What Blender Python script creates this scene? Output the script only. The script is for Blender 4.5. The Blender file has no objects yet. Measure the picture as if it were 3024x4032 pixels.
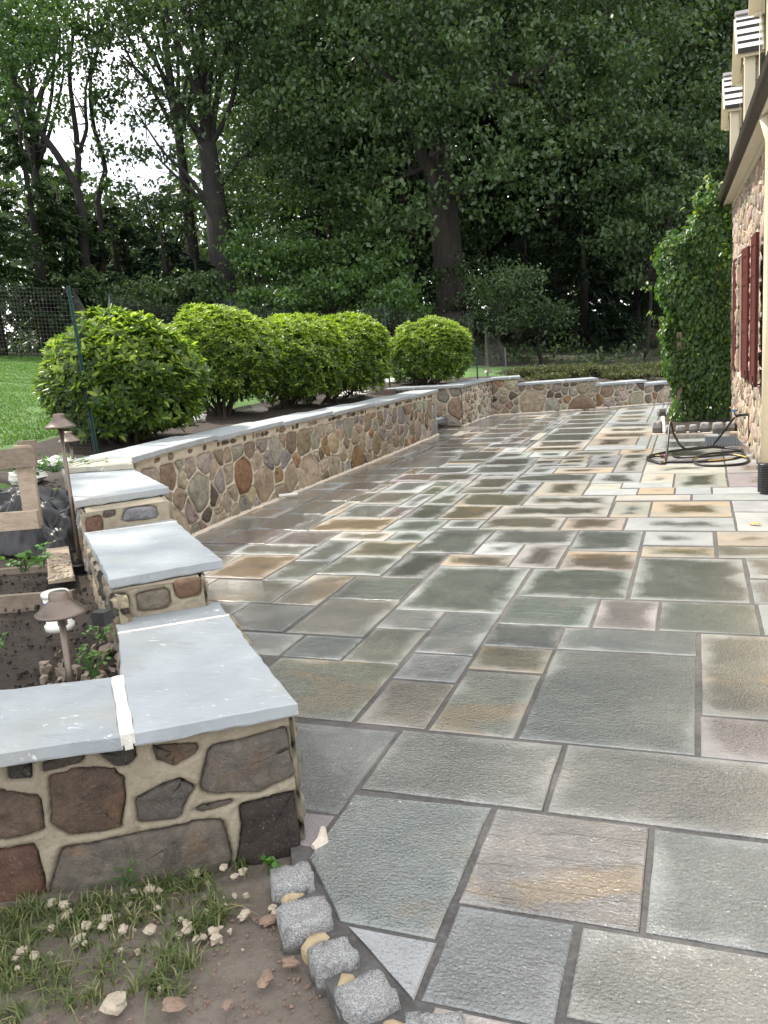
import bpy, math, random
import numpy as np
from mathutils import Vector, Matrix
rng = np.random.default_rng(11)
random.seed(11)
SC = bpy.context.scene
COL = SC.collection

# ------------------------------------------------------------------ camera
EYE = np.array([0.0, 0.0, 1.44])
F_PX, PITCH, ROLL, YAW = 3312.0, math.radians(11.244), math.radians(4.268), math.radians(-20.784)
_f = np.array([math.sin(YAW) * math.cos(PITCH), math.cos(YAW) * math.cos(PITCH), -math.sin(PITCH)])
_r = np.array([math.cos(YAW), -math.sin(YAW), 0.0])
_d = np.cross(_f, _r)
_c, _s = math.cos(ROLL), math.sin(ROLL)
CR, CD, CF = _c * _r + _s * _d, -_s * _r + _c * _d, _f
cam = bpy.data.cameras.new('camera')
camo = bpy.data.objects.new('camera', cam)
COL.objects.link(camo)
M = Matrix.Identity(4)
for i in range(3):
    M[i][0], M[i][1], M[i][2], M[i][3] = CR[i], -CD[i], -CF[i], EYE[i]
camo.matrix_world = M
cam.sensor_width = 36.0
cam.lens = F_PX / 4032 * 36
cam.clip_start, cam.clip_end = 0.05, 600
SC.camera = camo


def at(px, py, depth):
    """world point seen at (px,py) of the 1659x2212 photograph, at a given distance"""
    k = 3024 / 1659 / F_PX
    return EYE + depth * (CR * (px - 829.5) * k + CD * (py - 1106) * k + CF)


# ------------------------------------------------------------------ sky, sun, exposure
SUN = Vector((-0.72, 0.24, 0.95)).normalized()
SUN_EL = math.asin(SUN.z)
SUN_ROT = math.atan2(SUN.x, SUN.y)
world = bpy.data.worlds.new('World')
SC.world = world
world.use_nodes = True
wt = world.node_tree
wt.nodes.clear()
wo = wt.nodes.new('ShaderNodeOutputWorld')
bg = wt.nodes.new('ShaderNodeBackground')
sky = wt.nodes.new('ShaderNodeTexSky')
sky.sky_type = 'NISHITA'
sky.sun_disc = False
sky.sun_elevation = SUN_EL
sky.sun_rotation = SUN_ROT
sky.air_density, sky.dust_density, sky.ozone_density = 1.0, 1.5, 1.0
tcw = wt.nodes.new('ShaderNodeTexCoord')
mp = wt.nodes.new('ShaderNodeMapping')
mp.inputs['Scale'].default_value = (1.0, 1.0, 2.2)
ns = wt.nodes.new('ShaderNodeTexNoise')
ns.inputs['Scale'].default_value = 2.6
ns.inputs['Detail'].default_value = 7
ns.inputs['Roughness'].default_value = 0.62
rp = wt.nodes.new('ShaderNodeValToRGB')
rp.color_ramp.elements[0].position, rp.color_ramp.elements[1].position = 0.24, 0.52
mxw = wt.nodes.new('ShaderNodeMixRGB')
mxw.inputs['Color2'].default_value = (17.5, 17.8, 18.2, 1)
wt.links.new(tcw.outputs['Generated'], mp.inputs['Vector'])
wt.links.new(mp.outputs['Vector'], ns.inputs['Vector'])
wt.links.new(ns.outputs['Fac'], rp.inputs['Fac'])
wt.links.new(rp.outputs['Color'], mxw.inputs['Fac'])
wt.links.new(sky.outputs['Color'], mxw.inputs['Color1'])
wt.links.new(mxw.outputs['Color'], bg.inputs['Color'])
bg.inputs['Strength'].default_value = 0.105
wt.links.new(bg.outputs['Background'], wo.inputs['Surface'])

sl = bpy.data.lights.new('sun', 'SUN')
sl.energy = 5.0
sl.angle = math.radians(0.8)
sl.color = (1.0, 0.94, 0.84)
slo = bpy.data.objects.new('sun', sl)
COL.objects.link(slo)
slo.rotation_euler = SUN.to_track_quat('Z', 'Y').to_euler()
SC.view_settings.view_transform = 'Standard'
SC.view_settings.look = 'None'
SC.view_settings.exposure = 0.46
SC.view_settings.gamma = 1.0
SC.view_settings.use_curve_mapping = False
SC.cycles.max_bounces = 6
SC.cycles.diffuse_bounces = 3
SC.cycles.transparent_max_bounces = 8
SC.cycles.sample_clamp_indirect = 6.0


# ------------------------------------------------------------------ helpers
WM = {}


def link(o, parent=None):
    """link an object built in world coordinates; parenting keeps it in place"""
    COL.objects.link(o)
    WM[o.name] = Matrix.Translation(o.location)
    if parent is not None:
        o.parent = parent
        o.matrix_parent_inverse = WM[parent.name].inverted()
    return o


def mk(name, verts, faces, mat=None, parent=None, smooth=False, loc=None):
    me = bpy.data.meshes.new(name)
    me.from_pydata([tuple(map(float, v)) for v in verts], [], [tuple(map(int, f)) for f in faces])
    me.update()
    if smooth:
        me.shade_smooth()
    if mat is not None:
        me.materials.append(mat)
    o = bpy.data.objects.new(name, me)
    if loc is not None:
        o.location = loc
    return link(o, parent)


def tag(o, label=None, cat=None, group=None, kind=None):
    if label: o['label'] = label
    if cat: o['category'] = cat
    if group: o['group'] = group
    if kind: o['kind'] = kind
    return o


def empty(name, loc, label, cat, group=None, kind=None):
    o = bpy.data.objects.new(name, None)
    o.location = loc
    o.empty_display_size = 0.1
    link(o)
    return tag(o, label, cat, group, kind)


class MB:
    """collects simple shapes into one mesh"""
    def __init__(s):
        s.v, s.f = [], []

    def add(s, v, f):
        n = len(s.v)
        s.v += [tuple(map(float, p)) for p in v]
        s.f += [tuple(n + int(i) for i in q) for q in f]
        return s

    def box(s, c, size, R=None, jit=0.0):
        x, y, z = np.array(size) / 2
        P = np.array([(-x, -y, -z), (x, -y, -z), (x, y, -z), (-x, y, -z), (-x, -y, z), (x, -y, z), (x, y, z), (-x, y, z)])
        if jit: P = P + rng.normal(0, jit, P.shape)
        if R is not None: P = P @ np.array(R).T
        return s.add(P + np.array(c), [(0, 3, 2, 1), (4, 5, 6, 7), (0, 1, 5, 4), (1, 2, 6, 5), (2, 3, 7, 6), (3, 0, 4, 7)])

    def bar(s, a, b, w, h, up=(0, 0, 1), jit=0.0):
        a, b = np.array(a, float), np.array(b, float)
        d = b - a; L = np.linalg.norm(d); d /= L
        sd = np.cross(np.array(up, float), d); sd /= np.linalg.norm(sd)
        u = np.cross(d, sd)
        return s.box((a + b) / 2, (L, w, h), np.array([d, sd, u]).T, jit)

    def tube(s, pts, rad, n=8, cap=True):
        v, f = tube(pts, rad, n, cap)
        return s.add(v, f)

    def prism(s, poly, z0, z1):
        n = len(poly)
        v = [(p[0], p[1], z0) for p in poly] + [(p[0], p[1], z1) for p in poly]
        A = sum(poly[i][0] * poly[(i + 1) % n][1] - poly[(i + 1) % n][0] * poly[i][1] for i in range(n))
        q = list(range(n)) if A > 0 else list(range(n))[::-1]
        f = [tuple(n + i for i in q), tuple(q[::-1])]
        for k in range(n):
            i, j = q[k], q[(k + 1) % n]
            f.append((i, j, n + j, n + i))
        return s.add(v, f)

    def lathe(s, prof, c, n=20, axis=None):
        v, f = [], []
        for r, z in prof:
            for k in range(n):
                a = 2 * math.pi * k / n
                v.append((r * math.cos(a), r * math.sin(a), z))
        for i in range(len(prof) - 1):
            for k in range(n):
                f.append((i * n + k, i * n + (k + 1) % n, (i + 1) * n + (k + 1) % n, (i + 1) * n + k))
        v = np.array(v)
        if axis is not None:
            v = v @ np.array(axis).T
        return s.add(v + np.array(c), f)

    def build(s, name, mat, parent=None, smooth=False, loc=None):
        return mk(name, s.v, s.f, mat, parent, smooth, loc)


def tube(pts, rad, n=8, cap=True):
    pts = np.array(pts, float)
    m = len(pts)
    rad = np.broadcast_to(np.array(rad, float), (m,)) if np.ndim(rad) == 0 else np.array(rad, float)
    T = np.gradient(pts, axis=0)
    T /= np.linalg.norm(T, axis=1)[:, None] + 1e-12
    ref = np.array([0.0, 0, 1]) if abs(T[0][2]) < 0.9 else np.array([1.0, 0, 0])
    u = np.cross(ref, T[0]); u /= np.linalg.norm(u)
    V = []
    for i in range(m):
        u = u - T[i] * np.dot(u, T[i]); u /= np.linalg.norm(u)
        w = np.cross(T[i], u)
        for k in range(n):
            a = 2 * math.pi * k / n
            V.append(pts[i] + rad[i] * (math.cos(a) * u + math.sin(a) * w))
    Fc = [(i * n + k, i * n + (k + 1) % n, (i + 1) * n + (k + 1) % n, (i + 1) * n + k) for i in range(m - 1) for k in range(n)]
    if cap:
        Fc.append(tuple(range(n))[::-1]); Fc.append(tuple((m - 1) * n + k for k in range(n)))
    return V, Fc


def spline(pts, n):
    """Catmull-Rom through pts"""
    P = np.array(pts, float)
    P = np.vstack([2 * P[0] - P[1], P, 2 * P[-1] - P[-2]])
    out = []
    m = len(P) - 3
    for k in range(n):
        t = k / (n - 1) * m
        i = min(int(t), m - 1); t -= i
        a, b, c, d = P[i:i + 4]
        out.append(0.5 * ((2 * b) + (-a + c) * t + (2 * a - 5 * b + 4 * c - d) * t * t + (-a + 3 * b - 3 * c + d) * t ** 3))
    return np.array(out)


def raw_mesh(name, V, idx, nper, mat, parent=None, var=None, smooth=False):
    """fast mesh: V (n,3), idx flat loop indices, nper vertices per face"""
    me = bpy.data.meshes.new(name)
    nf = len(idx) // nper
    me.vertices.add(len(V)); me.vertices.foreach_set('co', np.ascontiguousarray(V, dtype=np.float32).ravel())
    me.loops.add(len(idx)); me.loops.foreach_set('vertex_index', np.ascontiguousarray(idx, dtype=np.int32))
    me.polygons.add(nf)
    me.polygons.foreach_set('loop_start', np.arange(0, nf * nper, nper, dtype=np.int32))
    if var is not None:
        at_ = me.attributes.new('var', 'FLOAT', 'FACE')
        at_.data.foreach_set('value', np.ascontiguousarray(var, dtype=np.float32))
    me.update(calc_edges=True)
    if smooth: me.shade_smooth()
    me.materials.append(mat)
    return link(bpy.data.objects.new(name, me), parent)


def unit(a):
    return a / (np.linalg.norm(a, axis=-1, keepdims=True) + 1e-9)


def leaves(name, P, D, Nn, L, Wd, mat, parent=None, var=None, fold=0.25, rich=False):
    """leaf blades: base P, direction D, face normal Nn, length L, width Wd"""
    n = len(P)
    D = unit(D); S = unit(np.cross(D, Nn)); U = unit(np.cross(S, D))
    L = np.broadcast_to(L, (n,))[:, None]; Wd = np.broadcast_to(Wd, (n,))[:, None]
    if rich:
        r1 = P + D * L * .35 + S * Wd * .5 + U * Wd * fold
        r2 = P + D * L * .75 + S * Wd * .38 + U * (Wd * fold - L * .03)
        l1 = P + D * L * .35 - S * Wd * .5 + U * Wd * fold
        l2 = P + D * L * .75 - S * Wd * .38 + U * (Wd * fold - L * .03)
        t = P + D * L - U * L * .10
        V = np.stack([P, r1, r2, t, l2, l1], 1).reshape(-1, 3)
        b = (np.arange(n) * 6)[:, None]
        idx = (b + np.array([[0, 1, 2, 3, 0, 3, 4, 5]])).ravel()
        vv = None if var is None else np.repeat(var, 2)
        return raw_mesh(name, V, idx, 4, mat, parent, vv)
    r = P + D * L * .45 + S * Wd * .5 + U * Wd * fold
    l = P + D * L * .45 - S * Wd * .5 + U * Wd * fold
    t = P + D * L
    V = np.stack([P, r, t, l], 1).reshape(-1, 3)
    b = (np.arange(n) * 4)[:, None]
    idx = (b + np.array([[0, 1, 2, 0, 2, 3]])).ravel()
    vv = None if var is None else np.repeat(var, 2)
    return raw_mesh(name, V, idx, 3, mat, parent, vv)


# ------------------------------------------------------------------ materials
class NT:
    def __init__(s, name):
        s.m = bpy.data.materials.new(name)
        s.m.use_nodes = True
        s.t = s.m.node_tree
        s.b = s.t.nodes['Principled BSDF']
        s.out = s.t.nodes['Material Output']

    def n(s, typ, ins=None, **kw):
        nd = s.t.nodes.new(typ)
        for k, v in kw.items(): setattr(nd, k, v)
        for k, v in (ins or {}).items():
            s.set(nd.inputs[k], v)
        return nd

    def set(s, sock, v):
        if isinstance(v, bpy.types.NodeSocket): s.t.links.new(v, sock)
        elif isinstance(v, (tuple, list)) and len(v) == 3 and sock.type == 'RGBA': sock.default_value = (*v, 1)
        else: sock.default_value = v

    def math(s, op, a, b=0.0, c=None, clamp=False):
        nd = s.t.nodes.new('ShaderNodeMath'); nd.operation = op; nd.use_clamp = clamp
        s.set(nd.inputs[0], a); s.set(nd.inputs[1], b)
        if c is not None: s.set(nd.inputs[2], c)
        return nd.outputs[0]

    def mix(s, f, a, b, mode='MIX'):
        nd = s.t.nodes.new('ShaderNodeMixRGB'); nd.blend_type = mode
        s.set(nd.inputs[0], f); s.set(nd.inputs[1], a); s.set(nd.inputs[2], b)
        return nd.outputs[0]

    def noise(s, vec, scale, detail=4, rough=.55, dist=0.0):
        nd = s.n('ShaderNodeTexNoise', {'Scale': scale, 'Detail': detail, 'Roughness': rough, 'Distortion': dist})
        if vec is not None: s.set(nd.inputs['Vector'], vec)
        return nd.outputs['Fac']

    def step(s, x, a, b):
        nd = s.n('ShaderNodeMapRange', {'From Min': a, 'From Max': b}, interpolation_type='SMOOTHSTEP')
        s.set(nd.inputs['Value'], x)
        return nd.outputs['Result']

    def rng(s, x, a, b, c, d):
        nd = s.n('ShaderNodeMapRange', {'From Min': a, 'From Max': b, 'To Min': c, 'To Max': d})
        s.set(nd.inputs['Value'], x)
        return nd.outputs['Result']

    def mapv(s, vec, sc=(1, 1, 1), loc=(0, 0, 0)):
        nd = s.n('ShaderNodeMapping', {'Scale': sc, 'Location': loc}); s.set(nd.inputs['Vector'], vec)
        return nd.outputs['Vector']

    def bump(s, h, strength=.5, dist=.01, nrm=None):
        nd = s.n('ShaderNodeBump', {'Strength': strength, 'Distance': dist, 'Height': h})
        if nrm is not None: s.set(nd.inputs['Normal'], nrm)
        return nd.outputs['Normal']

    def put(s, **kw):
        for k, v in kw.items(): s.set(s.b.inputs[k.replace('_', ' ')], v)
        return s.m

    def obj(s): return s.n('ShaderNodeTexCoord').outputs['Object']
    def info(s): return s.n('ShaderNodeObjectInfo')

    def rndvec(s, k=37.0):
        """object coordinates shifted by a random amount per object"""
        r = s.info().outputs['Random']
        cb = s.n('ShaderNodeCombineXYZ', {'X': s.math('MULTIPLY', r, k), 'Y': s.math('MULTIPLY', r, k * 1.7), 'Z': s.math('MULTIPLY', r, k * .6)})
        ad = s.n('ShaderNodeVectorMath', operation='ADD')
        s.set(ad.inputs[0], s.obj()); s.set(ad.inputs[1], cb.outputs[0])
        return ad.outputs[0]

    def prop(s, name):
        return s.n('ShaderNodeAttribute', attribute_type='OBJECT', attribute_name=name).outputs['Fac']

    def var(s):
        return s.n('ShaderNodeAttribute', attribute_type='GEOMETRY', attribute_name='var').outputs['Fac']


def simple(name, col, rough=.6, metal=0.0, nscale=0, namt=.25, bump=0.0, bscale=60, spec=.5):
    t = NT(name)
    o = t.obj()
    c = col
    if nscale:
        f = t.noise(o, nscale, 5, .6)
        c = t.mix(f, tuple(x * (1 - namt) for x in col), tuple(min(1, x * (1 + namt)) for x in col))
    t.put(Base_Color=c, Roughness=rough, Metallic=metal)
    t.b.inputs['Specular IOR Level'].default_value = spec
    if bump:
        t.put(Normal=t.bump(t.noise(o, bscale, 6, .65), bump, .01))
    return t.m


def leafmat(name, c0, c1, c2=None, rough=.42, trans=.35, spec=.4, mid=.93):
    t = NT(name)
    v = t.var()
    r = t.n('ShaderNodeValToRGB', {'Fac': v})
    e = r.color_ramp.elements
    e[0].color, e[1].color = (*c0, 1), (*c1, 1)
    if c2:
        q = e.new(mid); q.color = (*c1, 1); e[-1].color = (*c2, 1)
    col = r.outputs['Color']
    t.put(Base_Color=col, Roughness=rough)
    t.b.inputs['Specular IOR Level'].default_value = spec
    tr = t.n('ShaderNodeBsdfTranslucent', {'Color': t.mix(1.0, col, (1.25, 1.35, .55), 'MULTIPLY')})
    ms = t.n('ShaderNodeMixShader', {0: trans})
    t.t.links.new(t.b.outputs[0], ms.inputs[1]); t.t.links.new(tr.outputs[0], ms.inputs[2])
    t.t.links.new(ms.outputs[0], t.out.inputs['Surface'])
    return t.m

def bluestone():
    t = NT('bluestone flag')
    oi = t.info(); tint = oi.outputs['Color']; rnd = oi.outputs['Random']
    o = t.obj(); rv = t.rndvec()
    sx = t.n('ShaderNodeSeparateXYZ'); t.set(sx.inputs[0], o)
    dx = t.math('SUBTRACT', t.math('MULTIPLY', t.prop('tw'), .5), t.math('ABSOLUTE', sx.outputs[0]))
    dy = t.math('SUBTRACT', t.math('MULTIPLY', t.prop('th'), .5), t.math('ABSOLUTE', sx.outputs[1]))
    d = t.math('SMOOTH_MIN', dx, dy, .06)
    n1 = t.noise(rv, 3.2, 4, .55, .4)
    dd = t.math('ADD', d, t.math('MULTIPLY', t.math('SUBTRACT', n1, .5), .28))
    wet = t.prop('wet')
    e0 = t.math('SUBTRACT', t.math('MULTIPLY', t.math('SUBTRACT', 1.0, wet), .25), .10)
    w = t.n('ShaderNodeMapRange', {'From Min': e0, 'From Max': t.math('ADD', e0, .15)}, interpolation_type='SMOOTHSTEP')
    t.set(w.inputs['Value'], dd)
    w = w.outputs['Result']
    # stone colour: cloudy tone, bedding streaks, rust stains
    cloud = t.noise(rv, 5, 6, .6, .3)
    streak = t.noise(t.mapv(rv, (3, 38, 3)), 2.0, 5, .6, .3)
    grain = t.noise(rv, 170, 3, .7)
    c = t.mix(t.rng(cloud, .3, .7, 0, 1), t.mix(1.0, tint, (.72, .75, .76), 'MULTIPLY'), t.mix(1.0, tint, (1.22, 1.2, 1.16), 'MULTIPLY'))
    c = t.mix(t.rng(streak, .45, .72, 0, .35), c, t.mix(1.0, tint, (.66, .68, .70), 'MULTIPLY'))
    rmask = t.step(t.math('ADD', t.noise(t.mapv(rv, (1, 1.6, 1), (7, 3, 0)), 2.3, 5, .55, .6), t.math('MULTIPLY', t.prop('rust'), .45)), .66, .80)
    rustc = t.mix(t.noise(rv, 9, 5), (.165, .13, .07), (.25, .155, .075))
    c = t.mix(t.math('MULTIPLY', rmask, .6), c, rustc)
    c = t.mix(t.rng(grain, .35, .7, 0, .5), c, t.mix(1.0, c, (1.35, 1.35, 1.35), 'MULTIPLY'))
    dry = t.mix(.22, t.mix(1.0, c, (1.5, 1.5, 1.5), 'MULTIPLY'), (.34, .335, .325))
    dryb = t.prop('dryb')
    dry = t.mix(dryb, t.mix(1.0, c, (1.5, 1.5, 1.55), 'MULTIPLY'), dry)
    col = t.mix(w, dry, t.mix(1.0, c, (.82, .82, .81), 'MULTIPLY'))
    # fine mineral bloom that follows the drying front
    front = t.math('MULTIPLY', t.math('MULTIPLY', w, t.math('SUBTRACT', 1.0, w)), 4.0)
    col = t.mix(t.math('MULTIPLY', front, .10), col, (.60, .60, .58))
    cleft = t.prop('cleft')
    rip = t.noise(t.mapv(rv, (1.6, 13, 5)), 1.0, 4, .5, .8)
    h1 = t.noise(t.mapv(rv, (104, 104, 104)), 1.0, 3, .55, .4)
    h2 = t.noise(t.mapv(rv, (19, 24, 19)), 1.0, 4, .6, .6)
    ledge = t.math('FRACT', t.math('MULTIPLY', rip, 6.0))
    h = t.math('ADD', t.math('ADD', t.math('MULTIPLY', h1, .0056), t.math('MULTIPLY', h2, .0034)), t.math('MULTIPLY', t.math('MULTIPLY', t.step(ledge, .0, .25), t.prop('ripple')), .0022))
    h = t.math('MULTIPLY', h, cleft)
    spk = t.step(t.noise(rv, 230, 2, .5), .60, .72)
    h = t.math('ADD', h, t.math('MULTIPLY', t.math('MULTIPLY', spk, w), t.math('MULTIPLY', t.step(t.noise(rv, 6, 3), .38, .62), .0011)))
    h = t.math('ADD', h, t.math('MULTIPLY', grain, .0002))
    bp = t.n('ShaderNodeBump', {'Strength': 1.0, 'Distance': 1.0, 'Height': h})
    ro = t.mix(w, t.rng(grain, .3, .7, .50, .78), t.rng(cloud, .3, .7, .08, .17))
    t.put(Base_Color=col, Roughness=ro, Normal=bp.outputs['Normal'])
    t.b.inputs['Specular IOR Level'].default_value = .8
    t.put(Coat_Weight=t.math('MULTIPLY', w, .9), Coat_Roughness=.07, Coat_IOR=1.7)
    t.set(t.b.inputs['Coat Normal'], bp.outputs['Normal'])
    return t.m


def fieldstone(name='fieldstone', dark=1.0, rough=.72):
    t = NT(name)
    tint = t.info().outputs['Color']; rv = t.rndvec()
    a = t.noise(rv, 11, 8, .72, .9); b = t.noise(rv, 44, 6, .75); g = t.noise(rv, 150, 3, .7)
    k = dark
    c = t.mix(t.rng(a, .3, .7, 0, 1), t.mix(1.0, tint, (.58 * k, .58 * k, .60 * k), 'MULTIPLY'), t.mix(1.0, tint, (1.28 * k, 1.24 * k, 1.16 * k), 'MULTIPLY'))
    c = t.mix(t.rng(t.noise(t.mapv(rv, (1, 1, 1), (3, 9, 4)), 6, 5, .6, .8), .56, .72, 0, .55), c, (.20, .105, .045))
    c = t.mix(t.rng(b, .5, .75, 0, .45), c, t.mix(1.0, tint, (.42, .42, .43), 'MULTIPLY'))
    c = t.mix(t.rng(g, .60, .72, 0, .6), c, (.40, .37, .32))
    c = t.mix(t.rng(t.noise(rv, 7, 8, .75, 1.5), .52, .66, 0, .55), c, t.mix(1.0, tint, (.35, .34, .34), 'MULTIPLY'))
    h = t.math('ADD', t.math('MULTIPLY', t.noise(rv, 20, 9, .75, .6), .026), t.math('MULTIPLY', g, .0012))
    bp = t.n('ShaderNodeBump', {'Strength': .9, 'Distance': 1.0, 'Height': h})
    t.put(Base_Color=c, Roughness=t.rng(b, .3, .7, rough - .14, rough + .12), Normal=bp.outputs['Normal'])
    return t.m


def mortarmat(name, c0, c1):
    t = NT(name)
    o = t.obj()
    a = t.noise(o, 6, 6, .65); g = t.noise(o, 210, 4, .75)
    c = t.mix(t.rng(a, .3, .7, 0, 1), c0, c1)
    c = t.mix(t.rng(g, .55, .75, 0, .4), c, tuple(x * .55 for x in c0))
    h = t.math('ADD', t.math('MULTIPLY', g, .0022), t.math('MULTIPLY', t.noise(o, 38, 7, .7), .012))
    c = t.mix(t.rng(t.noise(o, 15, 7, .7, .8), .5, .72, 0, .5), c, tuple(x * .62 for x in c0))
    bp = t.n('ShaderNodeBump', {'Strength': .9, 'Distance': 1.0, 'Height': h})
    t.put(Base_Color=c, Roughness=.88, Normal=bp.outputs['Normal'])
    return t.m


def copingmat():
    t = NT('coping bluestone')
    tint = t.info().outputs['Color']; rv = t.rndvec()
    st = t.noise(t.mapv(rv, (4, 22, 10)), 1.6, 7, .65, 1.0)
    cl = t.noise(rv, 4, 6, .6, .4); g = t.noise(rv, 220, 3, .7)
    c = t.mix(t.rng(cl, .3, .7, 0, 1), t.mix(1.0, tint, (.84, .86, .88), 'MULTIPLY'), t.mix(1.0, tint, (1.12, 1.12, 1.10), 'MULTIPLY'))
    c = t.mix(t.rng(st, .58, .70, 0, .5), c, (.20, .21, .215))
    c = t.mix(t.rng(t.noise(rv, 2.2, 6, .6, .8), .55, .7, 0, .4), c, (.30, .27, .22))
    c = t.mix(t.rng(t.noise(t.mapv(rv, (9, 26, 9), (5, 1, 2)), 1.4, 6, .7, 1.2), .62, .70, 0, .8), c, (.80, .79, .76))
    c = t.mix(t.rng(t.noise(rv, 70, 4, .7), .68, .74, 0, .7), c, (.12, .12, .12))
    h = t.math('ADD', t.math('MULTIPLY', g, .0006), t.math('MULTIPLY', st, .004))
    bp = t.n('ShaderNodeBump', {'Strength': .7, 'Distance': 1.0, 'Height': h})
    t.put(Base_Color=c, Roughness=t.rng(cl, .3, .7, .5, .68), Normal=bp.outputs['Normal'])
    return t.m


def barkmat(name, c0, c1, sc=1.0):
    t = NT(name)
    o = t.obj()
    a = t.noise(t.mapv(o, (9 * sc, 9 * sc, 1.6 * sc)), 1.0, 7, .7, .5)
    b = t.noise(o, 1.2, 4)
    c = t.mix(t.rng(a, .35, .65, 0, 1), c0, c1)
    c = t.mix(t.rng(b, .5, .75, 0, .3), c, (.022, .026, .014))
    bp = t.n('ShaderNodeBump', {'Strength': 1.0, 'Distance': .05, 'Height': a})
    t.put(Base_Color=c, Roughness=.9, Normal=bp.outputs['Normal'])
    return t.m


def woodmat(name, c0, c1):
    t = NT(name)
    rv = t.rndvec()
    a = t.noise(t.mapv(rv, (3, 40, 40)), 1.0, 6, .65, .6)
    c = t.mix(t.rng(a, .3, .7, 0, 1), c0, c1)
    c = t.mix(t.rng(t.noise(rv, 5, 5), .55, .8, 0, .5), c, tuple(x * .5 for x in c0))
    bp = t.n('ShaderNodeBump', {'Strength': .6, 'Distance': .006, 'Height': a})
    t.put(Base_Color=c, Roughness=.82, Normal=bp.outputs['Normal'])
    return t.m


def groundmat(name, cols, scale, bump=.02, rough=.9, speck=None):
    t = NT(name)
    o = t.obj()
    a = t.noise(o, scale, 7, .62, .4); b = t.noise(o, scale * 7, 6, .68); g = t.noise(o, scale * 45, 4, .7)
    c = t.mix(t.rng(a, .32, .68, 0, 1), cols[0], cols[1])
    c = t.mix(t.rng(b, .45, .75, 0, .6), c, cols[2])
    if speck:
        c = t.mix(t.rng(g, .64, .72, 0, .8), c, speck)
    h = t.math('ADD', t.math('MULTIPLY', b, bump), t.math('MULTIPLY', g, bump * .35))
    bp = t.n('ShaderNodeBump', {'Strength': 1.0, 'Distance': 1.0, 'Height': h})
    t.put(Base_Color=c, Roughness=rough, Normal=bp.outputs['Normal'])
    return t.m


M_FLAG = bluestone()
M_STONE = fieldstone('fieldstone', 1.12)
M_HSTONE = fieldstone('house fieldstone', 1.15, .82)
M_MORTAR = mortarmat('buff mortar', (.47, .405, .315), (.58, .52, .425))
M_MORTARF = mortarmat('fresh grey buff mortar', (.265, .225, .16), (.365, .315, .235))
M_WHITEM = mortarmat('pale fresh mortar', (.70, .67, .60), (.84, .81, .74))
M_CREAMM = mortarmat('cream toe mortar', (.62, .53, .43), (.76, .67, .56))
M_COPE = copingmat()
M_JOINT = groundmat('joint sand', [(.055, .052, .05), (.10, .095, .09), (.16, .15, .14)], 8, .004, .9, (.25, .24, .22))
M_LAWN = groundmat('lawn turf', [(.062, .135, .026), (.10, .19, .04), (.04, .095, .018)], 1.1, .03)
M_SOIL = groundmat('dark garden soil', [(.030, .022, .016), (.060, .043, .031), (.085, .062, .045)], 4, .03, .8, (.22, .19, .15))
M_DIRT = groundmat('trodden dirt', [(.15, .122, .098), (.225, .188, .155), (.085, .072, .06)], 5, .012, .85, (.30, .27, .23))
M_DUFF = groundmat('woodland floor', [(.028, .024, .015), (.05, .045, .022), (.03, .05, .016)], 1.5, .05)
M_GRANITE = None


def granite():
    t = NT('grey granite')
    rv = t.rndvec()
    a = t.noise(rv, 240, 4, .75); b = t.noise(rv, 16, 5, .6); d = t.noise(rv, 120, 3, .7)
    c = t.mix(t.rng(a, .4, .62, 0, 1), (.15, .15, .152), (.50, .495, .485))
    c = t.mix(t.rng(b, .56, .7, 0, .75), c, (.075, .07, .065))
    c = t.mix(t.rng(d, .6, .68, 0, .6), c, (.10, .10, .10))
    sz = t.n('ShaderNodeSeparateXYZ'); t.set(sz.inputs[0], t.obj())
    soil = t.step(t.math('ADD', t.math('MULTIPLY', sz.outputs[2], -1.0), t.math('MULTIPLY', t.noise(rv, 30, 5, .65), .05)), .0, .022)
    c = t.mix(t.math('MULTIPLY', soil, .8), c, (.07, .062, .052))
    h = t.math('ADD', t.math('MULTIPLY', a, .003), t.math('MULTIPLY', t.noise(rv, 55, 6, .7), .012))
    bp = t.n('ShaderNodeBump', {'Strength': .9, 'Distance': 1.0, 'Height': h})
    t.put(Base_Color=c, Roughness=.7, Normal=bp.outputs['Normal'])
    return t.m


M_GRANITE = granite()
M_CRUMB = mortarmat('pale mortar crumb', (.42, .355, .27), (.56, .48, .375))
M_CHIP = mortarmat('brown stone chip', (.22, .15, .11), (.33, .23, .17))
M_BRONZE = simple('aged bronze', (.17, .135, .112), .38, .7, 14, .3, .15, 120)
M_BLACKP = simple('black plastic', (.014, .014, .015), .42, 0, 0)
M_SHEET = simple('black polythene sheet', (.012, .012, .013), .34, 0, 6, .4)
M_GREENP = simple('green painted steel', (.012, .055, .045), .45, 0, 30, .3)
M_NET = simple('grey plastic netting', (.12, .12, .118), .5)
M_CREAM = simple('cream paint', (.70, .62, .45), .5, 0, 7, .10, .05, 40)
M_CREAM2 = simple('weathered cream trim', (.62, .57, .45), .6, 0, 9, .18, .1, 50)
M_RED = simple('burgundy shutter paint', (.115, .026, .024), .42, 0, 8, .15)
M_IRON = simple('black iron', (.02, .02, .02), .5, .3)
M_GUTTER = simple('dark brown gutter', (.035, .025, .02), .5, .2, 12, .3)
M_SHINGLE = simple('weathered wood shingle', (.50, .47, .47), .75, 0, 20, .22, .4, 90)
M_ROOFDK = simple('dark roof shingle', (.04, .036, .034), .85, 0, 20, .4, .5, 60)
M_GLASS = simple('dark window glass', (.02, .025, .025), .06, 0, 0)
M_RECESS = simple('dark window frame', (.03, .03, .03), .6)
M_WOOD = woodmat('grey brown pallet wood', (.15, .115, .085), (.27, .215, .165))
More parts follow.
